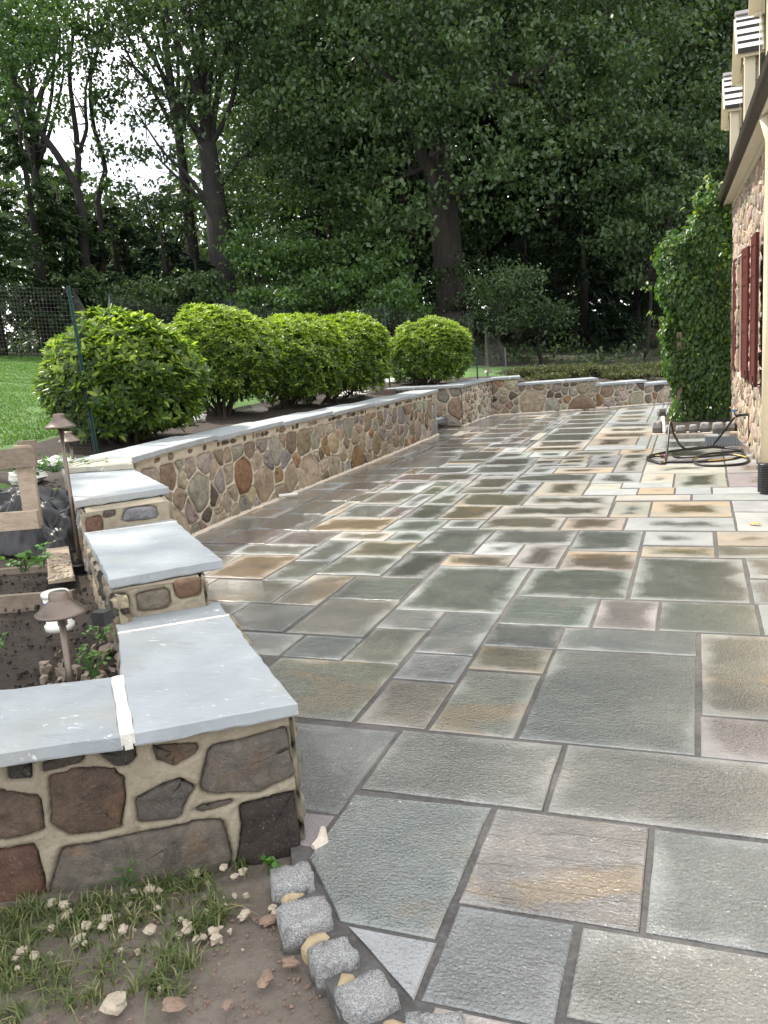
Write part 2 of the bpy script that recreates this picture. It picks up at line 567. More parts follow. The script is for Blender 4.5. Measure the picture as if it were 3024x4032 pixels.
M_WOODL = woodmat('light pallet wood', (.30, .235, .17), (.46, .37, .28))
M_HOSE = simple('black rubber hose', (.018, .018, .018), .38)
M_HOSEY = simple('yellow hose stripe', (.55, .36, .06), .4)
M_BRASS = simple('dull brass', (.28, .22, .12), .4, .8)
M_REDP = simple('red plastic', (.55, .04, .05), .4)
M_BLUEP = simple('blue plastic', (.05, .14, .30), .4)
M_WHITEP = simple('white plastic', (.72, .71, .66), .4, 0, 10, .1)
M_MAT = simple('dark slate grate', (.05, .06, .075), .5, 0, 30, .3, .4, 120)
M_YLEAF = simple('yellow fallen leaf', (.62, .40, .04), .5, 0, 30, .3)
M_PALE = simple('whitish flat stone', (.66, .64, .60), .8, 0, 12, .2, .5, 40)
M_BARK = barkmat('grey oak bark', (.013, .011, .009), (.040, .032, .026))
M_BARKD = barkmat('dark bark', (.007, .006, .0055), (.020, .017, .014))
M_TWIG = barkmat('shrub stem bark', (.035, .026, .02), (.09, .068, .05), 4)
L_OAK = leafmat('oak foliage', (.032, .060, .026), (.090, .140, .058), (.16, .20, .07))
L_MAPLE = leafmat('light understory foliage', (.032, .072, .022), (.092, .16, .048), (.20, .25, .05))
L_DARK = leafmat('dark hemlock foliage', (.008, .018, .010), (.022, .042, .022))
L_SPRUCE = leafmat('spruce foliage', (.012, .028, .012), (.038, .066, .026))
L_RHOD = leafmat('rhododendron leaf', (.036, .075, .024), (.13, .215, .034), (.36, .46, .070), .36, .42, .45, .60)
L_VINE = leafmat('creeper leaf', (.028, .070, .020), (.085, .17, .034), (.28, .35, .05), .34, .42, .45, .75)
L_JUN = leafmat('low shrub leaf', (.045, .062, .022), (.12, .14, .05), (.20, .16, .07), .5, .25)
L_GRASS = leafmat('grass blade', (.070, .095, .034), (.155, .195, .070), (.36, .31, .17), .5, .3, .4, .82)
L_WEED = leafmat('weed leaf', (.06, .15, .03), (.12, .26, .05), None, .45, .35)

# ------------------------------------------------------------------ terrain
# centre line of the retaining walls: left of / behind it the garden is higher than the patio
WALLC = [(-9, -1.9), (-3.0, 1.25), (-1.62, 2.0), (-1.62, 2.35), (-2.85, 3.62), (-4.02, 4.95), (-4.08, 6.2), (-4.05, 9), (-3.98, 12.45),
         (-4.75, 12.55), (-4.75, 13.95), (-3.85, 14.0), (-3.74, 15.5), (-2.4, 15.85), (-1.0, 16.4), (.7, 17.1), (45, 24)]
LOWP = np.array(WALLC + [(45, -12), (-9, -12)])


def in_poly(x, y, P):
    r = np.zeros(np.shape(x), bool)
    j = len(P) - 1
    for i in range(len(P)):
        xi, yi, xj, yj = P[i][0], P[i][1], P[j][0], P[j][1]
        c = ((yi > y) != (yj > y)) & (x < (xj - xi) * (y - yi) / (yj - yi + 1e-12) + xi)
        r ^= c
        j = i
    return r


def seg_dist(x, y, P):
    best = np.full(np.shape(x), 1e9)
    for (ax, ay), (bx, by) in zip(P[:-1], P[1:]):
        dx, dy = bx - ax, by - ay
        t = np.clip(((x - ax) * dx + (y - ay) * dy) / (dx * dx + dy * dy), 0, 1)
        best = np.minimum(best, np.hypot(x - ax - t * dx, y - ay - t * dy))
    return best


def sstep(x, a, b):
    t = np.clip((x - a) / (b - a), 0, 1)
    return t * t * (3 - 2 * t)


def wob(x, y, k=1.0):
    return (np.sin(x * 2.3 * k + 1.3 * np.sin(y * 1.7 * k)) + np.sin(y * 2.9 * k + 1.1 * np.sin(x * 3.1 * k)) + .6 * np.sin(x * 6.1 * k + y * 4.7 * k)) / 2.6


def ground_z(x, y):
    x = np.asarray(x, float); y = np.asarray(y, float)
    lawn = np.where(x < -5, .70 - .098 * (x + 5), .70 - .07 * (x + 5))
    lawn = np.clip(lawn, .30, 2.1)
    far = sstep(np.hypot(x, y), 24, 40)
    lawn = lawn * (1 - far) + (1.3 + .012 * np.hypot(x, y)) * far
    soil = .20 + .14 * sstep(y - .4 * (x + 2.5), 2.4, 3.6)
    k = sstep(y + (-x - 3) * .35, 3.9, 5.3)
    hi = soil * (1 - k) + lawn * k
    low = np.full(np.shape(x), -.075) + .045 * sstep(seg_dist(x, y, [(-3, 1.1), (-1.1, 1.95)]), .9, .05)
    z = np.where(in_poly(x, y, LOWP), low, hi)
    return z


xs = np.concatenate([np.arange(-80, -9, 1.6), np.arange(-9, 1.6, .11), np.arange(1.6, 45, 1.6)])
ys = np.concatenate([np.arange(-10, 1, .5), np.arange(1, 18.2, .11), np.arange(18.2, 95, 1.6)])
GX, GY = np.meshgrid(xs, ys)
GZ = ground_z(GX, GY)
LOW = in_poly(GX, GY, LOWP)
GZ = GZ + np.where(LOW, 0, 1) * (.018 * wob(GX, GY, 1.4) + .012 * wob(GX + 3, GY, 4.0))
GZ = GZ + np.where(LOW & (GX < -.9) & (GY < 2.4), .010 * wob(GX, GY, 3.0), 0)
nx, ny = len(xs), len(ys)
ii = np.arange(nx * ny).reshape(ny, nx)
quads = np.stack([ii[:-1, :-1], ii[:-1, 1:], ii[1:, 1:], ii[1:, :-1]], -1).reshape(-1, 4)
ground = raw_mesh('ground', np.stack([GX.ravel(), GY.ravel(), GZ.ravel()], 1), quads.ravel(), 4, M_LAWN, None, None, True)
cx = GX.ravel()[quads].mean(1); cy = GY.ravel()[quads].mean(1); lowf = in_poly(cx, cy, LOWP)
cdepth = cx * CF[0] + cy * CF[1]
wd = seg_dist(cx, cy, WALLC)
mi = np.zeros(len(quads), np.int32)
mi[(~lowf) & (wd < 1.75 + .18 * wob(cx, cy)) & (cy > 4.6)] = 1
mi[(~lowf) & (cy + (-cx - 3) * .45 < 4.7)] = 1
mi[(~lowf) & (cdepth > 21.5 + .5 * wob(cx, cy))] = 3
mi[(~lowf) & (cx > -4.2) & (cy > 18.2)] = 3
mi[lowf] = 2
for m in (M_SOIL, M_DIRT, M_DUFF): ground.data.materials.append(m)
ground.data.polygons.foreach_set('material_index', mi)
tag(ground, kind='structure')

# ------------------------------------------------------------------ patio
HX = lambda y: .5 + .031 * (12.1 - y)          # outer face of the house wall
# joint sand under the flags
PAT = [(-.48, 1.18), (-.70, 1.40), (-.93, 1.66), (-1.08, 1.90), (-1.25, 2.2), (-1.95, 3.0), (-2.8, 3.95), (-3.95, 5.1), (-4.02, 7), (-3.9, 12.48), (-4.7, 12.6), (-4.7, 13.9), (-3.8, 13.95),
       (-3.62, 15.45), (-2.4, 15.75), (-1.0, 16.3), (.6, 16.98), (1.4, 17), (1.4, 1.18)]
mb = MB()
mb.prism(PAT, -.05, -.006)
patio = mb.build('patio', M_JOINT)
tag(patio, kind='structure')
TINT = {'u': (.170, .182, .182), 'g': (.150, .170, .154), 'o': (.172, .168, .130), 'n': (.182, .156, .115), 'k': (.180, .170, .150), 'p': (.182, .150, .148),
        'd': (.078, .083, .087), 'r': (.235, .188, .142), 'c': (.275, .248, .205), 'b': (.225, .238, .245), 's': (.182, .178, .152)}
tcount = 0


def flag(poly, code, wet, cleft, dryb, rust=None):
    """one flagstone: chipped outline, small bevel, its own slight tilt"""
    global tcount
    P = np.array(poly, float)
    A = sum(P[i][0] * P[(i + 1) % len(P)][1] - P[(i + 1) % len(P)][0] * P[i][1] for i in range(len(P)))
    if A < 0: P = P[::-1]
    c = (P.min(0) + P.max(0)) / 2
    w, h = P.max(0) - P.min(0)
    out = []
    for i in range(len(P)):
        a, b = P[i], P[(i + 1) % len(P)]
        L = np.linalg.norm(b - a); k = max(2, int(L / .09))
        nrm = np.array([b[1] - a[1], a[0] - b[0]]) / L
        for j in range(k):
            t = (j + (rng.uniform(-.2, .2) if j else 0)) / k
            out.append(a + (b - a) * t - nrm * abs(rng.normal(0, .0016)) * (1 if j else .5))
    out = np.array(out) - c
    n = len(out)
    inn = out * np.array([1 - .009 / w, 1 - .009 / h])
    tilt = rng.normal(0, .0022, 2); dz = rng.normal(0, .0012)
    zz = lambda q: q[:, 0] * tilt[0] + q[:, 1] * tilt[1] + dz
    V = np.vstack([np.c_[out, np.full(n, -.03)], np.c_[out, zz(out) - .0035], np.c_[inn, zz(inn)]])
    Fc = [tuple(2 * n + i for i in range(n))]
    for i in range(n):
        j = (i + 1) % n
        Fc += [(i, j, n + j, n + i), (n + i, n + j, 2 * n + j, 2 * n + i)]
    o = mk('flagstone', V, Fc, M_FLAG, patio, False, (c[0], c[1], 0))
    t = np.array(TINT[code]); t = (t * .8 + t.mean() * .2) * .74 * rng.uniform(.88, 1.14) * (1 + rng.normal(0, .025, 3))
    o.color = (*t, 1)
    o['tw'], o['th'], o['wet'], o['cleft'], o['dryb'] = float(w), float(h), float(wet), float(cleft), float(dryb)
    if rust is None:
        rust = {'o': .35, 'n': .5, 'k': .2, 'r': .9, 's': .55, 'g': .1, 'c': .35}.get(code, 0) * rng.uniform(.5, 1.2)
    o['rust'] = float(rust)
    o['ripple'] = 1.0 if code == 's' else float(rng.uniform(0, .8) * (rng.uniform() < .4))
    tcount += 1
    return o


def flag_look(x, y, code):
    """how wet a flag still is: the sunny middle and the house side dry first"""
    wet = .97
    if y > 3.5: wet = .92
    if y > 4.6: wet = .78
    if y > 6.0: wet = .68
    if x < -2.3: wet = .80
    if x < -3.0: wet = .93
    if y > 6.5 and x > -1.2: wet = .50
    if x > -.3 and y > 5.6: wet = .36
    if x > .1 and 5.9 < y < 8.3: wet = .14
    if y > 10 and x > -1.6: wet = .42
    if code in 'bc': wet -= .20
    if code in 'dgo': wet += .06
    wet = min(1.0, max(0.0, wet + rng.normal(0, .05)))
    cleft = 1.5 if y < 2.8 else .7 if y < 4.6 else .30
    return wet, cleft * rng.uniform(.6, 1.25), rng.uniform(.55, 1.0)


TILES=[
(-0.578,1.528,-0.284,1.862,"u"),(-0.583,1.873,-0.131,2.331,"s"),(-0.115,1.875,0.505,2.327,"u"),(-0.262,1.566,0.638,1.856,"k"),(-0.429,2.348,0.501,2.793,"k"),
(-1.048,2.351,-0.447,2.785,"k"),(-1.864,2.190,-1.064,2.772,"d"),(-1.878,2.816,-1.272,3.407,"o"),(-1.886,3.424,-1.576,3.716,"u"),(-2.406,3.431,-1.906,3.722,"u"),
(-1.563,3.417,-1.280,3.871,"o"),(-2.018,3.740,-1.582,4.325,"k"),(-2.468,3.746,-2.048,4.176,"u"),(-2.954,3.762,-2.482,4.191,"u"),(-1.568,3.885,-1.274,4.180,"u"),
(-1.257,3.577,-0.970,4.175,"u"),(-1.255,3.263,-0.967,3.560,"u"),(-1.250,2.814,-0.968,3.238,"n"),(-0.951,2.811,-0.627,3.399,"o"),(-0.953,3.423,-0.622,3.700,"n"),
(-0.956,3.727,-0.621,4.037,"d"),(-0.609,2.810,-0.004,3.710,"g"),(-0.609,3.734,-0.001,4.016,"u"),(0.021,3.138,0.641,4.022,"k"),(0.015,2.808,0.635,3.120,"p"),
(-0.952,4.046,-0.497,4.491,"g"),(-0.481,4.041,-0.184,4.487,"p"),(-0.168,4.044,0.279,4.487,"g"),(0.297,4.046,0.897,4.500,"u"),(-0.335,4.523,0.263,5.380,"g"),
(0.285,4.978,0.885,5.409,"u"),(0.283,4.514,0.883,4.956,"u"),(-0.949,4.510,-0.357,5.076,"g"),(-0.800,5.091,-0.355,5.521,"n"),(-0.798,5.549,-0.353,6.112,"g"),
(-1.116,5.097,-0.821,5.681,"p"),(-1.420,5.701,-0.812,6.134,"g"),(-1.424,5.403,-1.130,5.687,"b"),(-1.577,5.104,-1.127,5.385,"n"),(-1.567,4.194,-0.969,5.079,"g"),
(-1.875,4.808,-1.596,5.403,"d"),(-2.033,4.339,-1.595,4.794,"g"),(-2.342,4.190,-2.047,4.792,"n"),(-2.964,4.205,-2.354,4.642,"o"),(-3.477,4.477,-2.977,4.656,"c"),
(-3.110,4.672,-2.656,5.257,"r"),(-3.721,4.676,-3.124,5.261,"c"),(-2.647,4.656,-2.353,5.123,"u"),(-2.344,4.830,-1.889,5.263,"g"),(-2.348,5.277,-1.900,5.718,"o"),
(-2.645,5.137,-2.360,5.733,"u"),(-3.255,5.281,-2.676,5.568,"u"),(-3.963,5.282,-3.263,5.568,"u"),(-3.591,5.604,-3.134,6.059,"p"),(-4.390,5.598,-3.605,6.075,"u"),
(-3.122,5.585,-2.668,6.049,"p"),(-2.654,5.747,-2.197,6.028,"c"),(-2.183,5.732,-1.896,6.022,"g"),(-1.882,5.414,-1.435,6.141,"u"),(-2.333,6.042,-1.899,6.478,"g"),
(-2.975,6.063,-2.346,6.515,"r"),(-1.874,6.172,-1.580,6.456,"u"),(-1.566,6.152,-0.961,6.570,"o"),(-0.947,6.148,-0.502,6.561,"n"),(-0.488,6.145,0.258,6.564,"u"),
(0.272,6.146,0.872,6.756,"b"),(0.269,6.779,0.969,7.193,"b"),(-0.336,5.721,0.108,6.098,"u"),(-0.331,5.425,0.110,5.672,"n"),(0.134,5.722,0.754,6.114,"n"),
(0.132,5.427,0.752,5.698,"k"),(-0.334,6.615,0.254,7.185,"r"),(-0.630,6.588,-0.348,7.165,"o"),(-1.560,6.596,-0.651,7.015,"k"),(-2.001,6.500,-1.578,7.021,"n"),
(-2.009,7.035,-1.415,7.584,"o"),(-1.400,7.043,-0.659,7.447,"k"),(-0.646,7.238,-0.045,7.461,"c"),(-0.027,7.238,0.923,7.483,"b"),(-0.479,7.525,-0.180,7.808,"r"),
(-0.167,7.512,0.121,7.814,"b"),(0.135,7.512,0.985,7.804,"b"),(-0.186,7.835,0.261,8.555,"o"),(0.277,7.842,0.777,8.532,"p"),(-0.489,8.093,-0.201,8.561,"c"),
(-0.640,7.831,-0.200,8.079,"b"),(-0.941,7.497,-0.489,7.769,"b"),(-0.938,7.792,-0.649,8.064,"c"),(-0.947,8.105,-0.500,8.662,"u"),(-1.395,7.488,-0.956,8.187,"n"),
(-1.703,8.213,-0.967,8.648,"u"),(-1.701,7.610,-1.418,8.165,"u"),(-2.141,7.875,-1.722,8.480,"o"),(-2.128,7.608,-1.715,7.833,"o"),(-2.160,8.519,-1.733,8.746,"u"),
(-2.335,8.775,-1.724,9.308,"u"),(-2.327,9.351,-1.749,9.877,"d"),(-2.322,9.907,-1.891,10.339,"u"),(-1.877,9.911,-1.444,10.315,"b"),(-1.735,9.649,-1.159,9.896,"n"),
(-1.736,9.355,-1.444,9.622,"d"),(-1.430,9.355,-1.133,9.635,"n"),(-1.697,9.080,-1.110,9.324,"u"),(-1.697,8.707,-1.407,9.059,"u"),(-1.393,8.711,-0.808,9.032,"n"),
(-1.119,9.605,-0.803,9.921,"d"),(-1.084,9.125,-0.806,9.591,"d"),(-0.793,9.562,-0.490,9.946,"o"),(-0.791,8.717,-0.506,9.544,"k"),(-0.835,9.960,-0.483,10.360,"n"),
(-1.429,9.935,-0.845,10.329,"o"),(-1.289,10.386,-0.558,10.721,"b"),(-2.024,10.395,-1.303,10.739,"n"),(-2.332,10.383,-2.038,10.788,"b"),(-2.640,10.827,-2.190,11.269,"u"),
(-2.636,10.500,-2.351,10.816,"n"),(-2.797,9.820,-2.346,10.486,"d"),(-3.085,8.362,-2.634,8.804,"p"),(-2.620,8.335,-2.174,8.761,"p"),(-2.950,8.818,-2.349,9.225,"u"),
(-2.802,9.254,-2.369,9.456,"u"),(-2.806,9.525,-2.370,9.765,"n"),(-3.390,9.251,-2.816,10.106,"u"),(-3.405,10.120,-2.831,10.544,"u"),(-3.397,10.605,-2.965,10.982,"u"),
(-2.956,10.558,-2.654,10.983,"u"),(-3.401,10.996,-2.652,11.350,"o"),(-3.075,11.364,-2.499,11.898,"u"),(-2.485,11.283,-2.206,11.865,"p"),]
PTILES=[([(-1.053, 2.307), (-0.601, 2.334), (-0.604, 1.725), (-0.86, 1.726), (-1.054, 1.951)],"g"),([(-0.833, 1.714), (-0.596, 1.714), (-0.594, 1.523)],"b"),([(-1.251, 2.172), (-1.071, 2.181), (-1.072, 2.013), (-1.17, 2.012)],"p")]

for x0, y0, x1, y1, c in TILES:
    w, cl, db = flag_look((x0 + x1) / 2, (y0 + y1) / 2, c)
    flag([(x0, y0), (x1, y0), (x1, y1), (x0, y1)], c, w, cl, db)
for P, c in PTILES:
    flag(P, c, 1.0 if c != 'p' else .55, .95 if c != 'b' else .15, .8)
# the rest of the floor: same module, random sizes
STEP = .025
bx0, by0 = -4.75, 1.3
NXC, NYC = int(6.2 / STEP), int(15.9 / STEP)
gx = bx0 + (np.arange(NXC) + .5) * STEP; gy = by0 + (np.arange(NYC) + .5) * STEP
FXg, FYg = np.meshgrid(gx, gy)
free = in_poly(FXg, FYg, PAT) & (FXg < HX(FYg) + .25)
free &= ~((FXg > -.33 - .06 * (FYg - 11.9)) & (FYg > 11.78) & (FYg < 14.35))       # planting bed of the creeper
free &= ~((FYg < 2.2) & (FXg < -.58))
free &= (FXg < .082 * FYg + .25) & ~((FYg < 4.9) & (FXg < -1.1 - .92 * (FYg - 1.9)))
for x0, y0, x1, y1, c in TILES:
    free &= ~((FXg > x0 - .012) & (FXg < x1 + .012) & (FYg > y0 - .012) & (FYg < y1 + .012))
for P, c in PTILES:
    free &= ~((FXg > min(p[0] for p in P) - .02) & (FXg < max(p[0] for p in P) + .02) & (FYg > min(p[1] for p in P) - .02) & (FYg < max(p[1] for p in P) + .02))
rest_mb = [MB(), MB(), MB()]
for r in range(NYC):
    c0 = 0
    while c0 < NXC:
        if not free[r, c0]: c0 += 1; continue
        big = 1 if by0 + r * STEP > 9 else 0
        wmax = int(rng.choice([18, 24, 24, 30, 36])) + 6 * big; hmax = int(rng.choice([18, 18, 24, 24])) + 6 * big
        c1 = c0
        while c1 < NXC and free[r, c1] and c1 - c0 < wmax: c1 += 1
        rest = 0
        while c1 + rest < NXC and free[r, c1 + rest] and rest < 7: rest += 1
        if 0 < rest < 6: c1 += rest
        r1 = r
        while r1 < NYC and r1 - r < hmax and free[r1, c0:c1].all(): r1 += 1
        rest = 0
        while r1 + rest < NYC and rest < 6 and free[r1 + rest, c0:c1].all(): rest += 1
        if 0 < rest < 5: r1 += rest
        free[r:r1, c0:c1] = False
        x0, x1, y0, y1 = bx0 + c0 * STEP, bx0 + c1 * STEP, by0 + r * STEP, by0 + r1 * STEP
        if x1 - x0 > .06 and y1 - y0 > .06 and tcount >= 299:
            rest_mb[int(rng.integers(0, 3))].prism([(x0 + .007, y0 + .007), (x1 - .007, y0 + .007), (x1 - .007, y1 - .007), (x0 + .007, y1 - .007)], -.03, rng.normal(0, .001))
        elif x1 - x0 > .06 and y1 - y0 > .06:
            code = str(rng.choice(list('uuuggdokknpbc')))
            w, cl, db = flag_look((x0 + x1) / 2, (y0 + y1) / 2, code)
            flag([(x0 + .007, y0 + .007), (x1 - .007, y0 + .007), (x1 - .007, y1 - .007), (x0 + .007, y1 - .007)], code, w, cl, db)
        c0 = c1
print('flags', tcount, [len(m.f) // 6 for m in rest_mb])
rest = MB(); fm = []
for k, m in enumerate(rest_mb):
    rest.add(m.v, m.f); fm += [k] * len(m.f)
if rest.f:
    ro = rest.build('far_flagstones', simple('far bluestone grey', (.20, .205, .20), .35, 0, 4, .35, .05, 40), patio)
    ro.data.materials.append(simple('far bluestone brown', (.23, .20, .155), .4, 0, 4, .35, .05, 40)); ro.data.materials.append(simple('far bluestone pale', (.30, .295, .28), .5, 0, 4, .3, .05, 40))
    ro.data.polygons.foreach_set('material_index', np.array(fm, np.int32)); ro['kind'] = 'stuff'


# ------------------------------------------------------------------ fieldstone walls
PAL = {'tan': (.345, .295, .235), 'grey': (.265, .252, .235), 'blue': (.245, .245, .26), 'brown': (.215, .165, .125), 'rust': (.27, .165, .09), 'dark': (.095, .08, .068), 'pink': (.35, .305, .28)}


class Path:
    """maps (s,z,h) on a vertical wall face: s along the base line, z up, h out of the face"""
    def __init__(s, pts, side=1):
        s.P = np.array(pts, float)
        s.L = np.r_[0, np.cumsum(np.linalg.norm(np.diff(s.P, axis=0), axis=1))]
        s.len = s.L[-1]; s.side = side

    def fr(s, t):
        i = int(np.clip(np.searchsorted(s.L, t) - 1, 0, len(s.P) - 2))
        d = s.P[i + 1] - s.P[i]; d = d / np.linalg.norm(d)
        return s.P[i] + d * (t - s.L[i]), np.array([d[1], -d[0]]) * s.side

    def __call__(s, t, z, h):
        p, n = s.fr(t)
        q = p + n * h
        return np.array([q[0], q[1], z])


def clip(poly, n, c):
    out = []
    for i in range(len(poly)):
        a, b = poly[i], poly[(i + 1) % len(poly)]
        da, db = np.dot(a, n) - c, np.dot(b, n) - c
        if da <= 0: out.append(a)
        if da * db < 0: out.append(a + (b - a) * da / (da - db))
    return out


def power_cells(seeds, W, rect):
    cells = []
    for i, p in enumerate(seeds):
        poly = [np.array(q, float) for q in rect]
        order = np.argsort(np.sum((seeds - p) ** 2, 1))[1:28]
        for j in order:
            d = seeds[j] - p
            c = (np.dot(seeds[j], seeds[j]) - np.dot(p, p) + W[i] - W[j]) / 2
            poly = clip(poly, d, c)
            if len(poly) < 3: break
        cells.append(np.array(poly) if len(poly) >= 3 else None)
    return cells


def area(P): return .5 * abs(sum(P[i][0] * P[(i + 1) % len(P)][1] - P[(i + 1) % len(P)][0] * P[i][1] for i in range(len(P))))


def shrink(P, g):
    """inset a convex outline by g"""
    P = np.array(P)
    A = sum(P[i][0] * P[(i + 1) % len(P)][1] - P[(i + 1) % len(P)][0] * P[i][1] for i in range(len(P)))
    if A < 0: P = P[::-1]
    out = [q for q in P]
    for i in range(len(P)):
        a, b = P[i], P[(i + 1) % len(P)]
        L = np.linalg.norm(b - a)
        if L < 1e-6: continue
        n = np.array([b[1] - a[1], a[0] - b[0]]) / L
        out = clip(out, n, np.dot(a, n) - g)
        if len(out) < 3: return None
    return np.array(out)


def soften(P, it=1, k=.22, jit=.004):
    P = np.array(P)
    for _ in range(it):
        Q = []
        for i in range(len(P)):
            a, b = P[i], P[(i + 1) % len(P)]
            Q += [a + (b - a) * k, a + (b - a) * (1 - k)]
        P = np.array(Q)
    # break long edges so the outline can wander
    Q = []
    for i in range(len(P)):
        a, b = P[i], P[(i + 1) % len(P)]
        L = np.linalg.norm(b - a); m = max(1, int(L / .05))
        for j in range(m): Q.append(a + (b - a) * j / m)
    P = np.array(Q)
    return P + rng.normal(0, jit, P.shape)


from mathutils import noise as mnoise


def stone(path, P, parent, tint, h=.012, bulge=.012, mat=None, rough=.005, name='stone', fine=0.0):
    """one wall stone: worn outline, rim and uneven face"""
    P = np.array(P); n = len(P); c = P.mean(0)
    if sum(P[i][0] * P[(i + 1) % n][1] - P[(i + 1) % n][0] * P[i][1] for i in range(n)) < 0: P = P[::-1]
    if fine:
        Q = []
        for i in range(n):
            for j in range(3): Q.append(P[i] + (P[(i + 1) % n] - P[i]) * j / 3 + rng.normal(0, .0011, 2))
        P = np.array(Q); n = len(P)
        rings = [(1.0, -.03, 0), (1.0, h - .006, 0)] + [(k, h + bulge * min(1, .45 + (1 - k) * 2.2), 0) for k in (.965, .9, .82, .72, .60, .48, .36, .24, .12)]
    else:
        rings = [(1.0, -.03, 0), (1.0, h - .006, 0), (.95, h + bulge * .45, rough * .5), (.66, h + bulge * .9, rough), (.32, h + bulge, rough)]
    sd3 = Vector((rng.uniform(0, 90), rng.uniform(0, 90), 0))
    tx, tz = rng.normal(0, .012 if fine else .05, 2)
    V = []
    for k, hh, jt in rings:
        for q in P:
            w = c + (q - c) * k; hq = hh
            if fine and k < .99:
                f_ = Vector((w[0] * 9, w[1] * 13, 0)) + sd3
                e_ = Vector((w[0] * 26, w[1] * 34, 0)) + sd3
                hq += fine * (.7 + 1.1 * mnoise.fractal(f_, .9, 2.1, 3) + .55 * abs(mnoise.noise(e_)) - .1)
            V.append(path(w[0], w[1], hq + (rng.normal(0, jt) if jt else 0) + ((w[0] - c[0]) * tx + (w[1] - c[1]) * tz if k < 1 else 0)))
    V.append(path(c[0], c[1], V and (h + bulge + (fine * (.7 + 1.1 * mnoise.fractal(Vector((c[0] * 9, c[1] * 13, 0)) + sd3, .9, 2.1, 3) + .55 * abs(mnoise.noise(Vector((c[0] * 26, c[1] * 34, 0)) + sd3)) - .1) if fine else 0))))
    Fc = []
    for r in range(len(rings) - 1):
        for i in range(n):
            j = (i + 1) % n
            Fc.append((r * n + i, r * n + j, (r + 1) * n + j, (r + 1) * n + i))
    b = (len(rings) - 1) * n
    Fc += [(b + i, b + (i + 1) % n, len(V) - 1) for i in range(n)]
    if path.side < 0: Fc = [f[::-1] for f in Fc]
    V = np.array(V); o0 = V.mean(0)
    o = mk(name, V - o0, Fc, mat or M_STONE, parent, True, tuple(o0))
    o.color = (*tint, 1)
    return o


def pick(weights):
    k = str(rng.choice(list(weights), p=np.array(list(weights.values())) / sum(weights.values())))
    return np.clip(np.array(PAL[k]) * np.array([1.03, 1.0, .93]) * rng.uniform(.78, 1.22) * (1 + rng.normal(0, .04, 3)), .02, .6)


WARM = {'tan': 6.5, 'grey': 4, 'blue': 1.3, 'brown': 3, 'rust': 1.2, 'dark': 1.0, 'pink': 2.5}


def wall_face(path, s0, s1, zb, zt, parent, rmin, rmax, gap=.012, top=True, mort=None, pal=WARM, step=.016, bead=.015, big=.0, mat=None, h=.010, bulge=.014, asp=1.0):
    """random rubble between heights zb(s) and zt(s): separate stones in a raised mortar net"""
    L = s1 - s0; H = np.mean([zt(s) - zb(s) for s in np.linspace(s0, s1, 9)])
    strip = .075 if top else 0.0
    Hm = H - strip
    seeds, rad = [], []
    for _ in range(6000):
        p = np.array([rng.uniform(0, L), rng.uniform(0, Hm)])
        u = p[1] / Hm
        r = rmin + (rmax - rmin) * rng.uniform(0, 1) ** 1.5 * (1 - .45 * u)
        if rng.uniform() < big and u < .5: r = rmax * 1.25
        ok = True
        for q, rq in zip(seeds, rad):
            e = (p - q) * np.array([1 / asp, asp])
            if e @ e < (.80 * (r + rq)) ** 2: ok = False; break
        if ok: seeds.append(p); rad.append(r)
    seeds = np.array(seeds); W = np.array(rad) ** 2
    cells = power_cells(seeds, W, [(0, 0), (L, 0), (L, Hm), (0, Hm)])
    mapz = lambda s, z: zb(s0 + s) + z * (zt(s0 + s) - zb(s0 + s)) / H
    made = []
    for P in cells:
        if P is None or area(P) < .0012: continue
        Q = shrink(P, gap * rng.uniform(.8, 1.5))
        if Q is None or area(Q) < .0008: continue
        Q = soften(Q, 1, rng.uniform(.09, .20), .0035)
        Q = np.array([(s0 + q[0], mapz(q[0], q[1])) for q in Q])
        stone(path, Q, parent, pick(pal), h * rng.uniform(.5, 1.6), bulge * rng.uniform(.4, 1.5), mat)
        made.append(Q)
    if top:                                       # thin chips packed under the coping
        x = 0.0
        while x < L - .06:
            w = rng.uniform(.05, .17)
            if rng.uniform() < .72:
                zc = Hm + strip * .46; hh = strip * rng.uniform(.20, .34)
                Q = soften([(x + .008, zc - hh), (x + w - .008, zc - hh * .8), (x + w - .012, zc + hh), (x + .012, zc + hh * .8)], 1, .25, .003)
                Q = np.array([(s0 + q[0], mapz(q[0], q[1])) for q in Q])
                stone(path, Q, parent, pick({'brown': 3, 'dark': 3, 'tan': 1.5, 'grey': 2}), .004, .006, mat)
                made.append(Q)
            x += w
    net(path, s0, s1, zb, zt, made, parent, mort or M_MORTAR, step, bead)


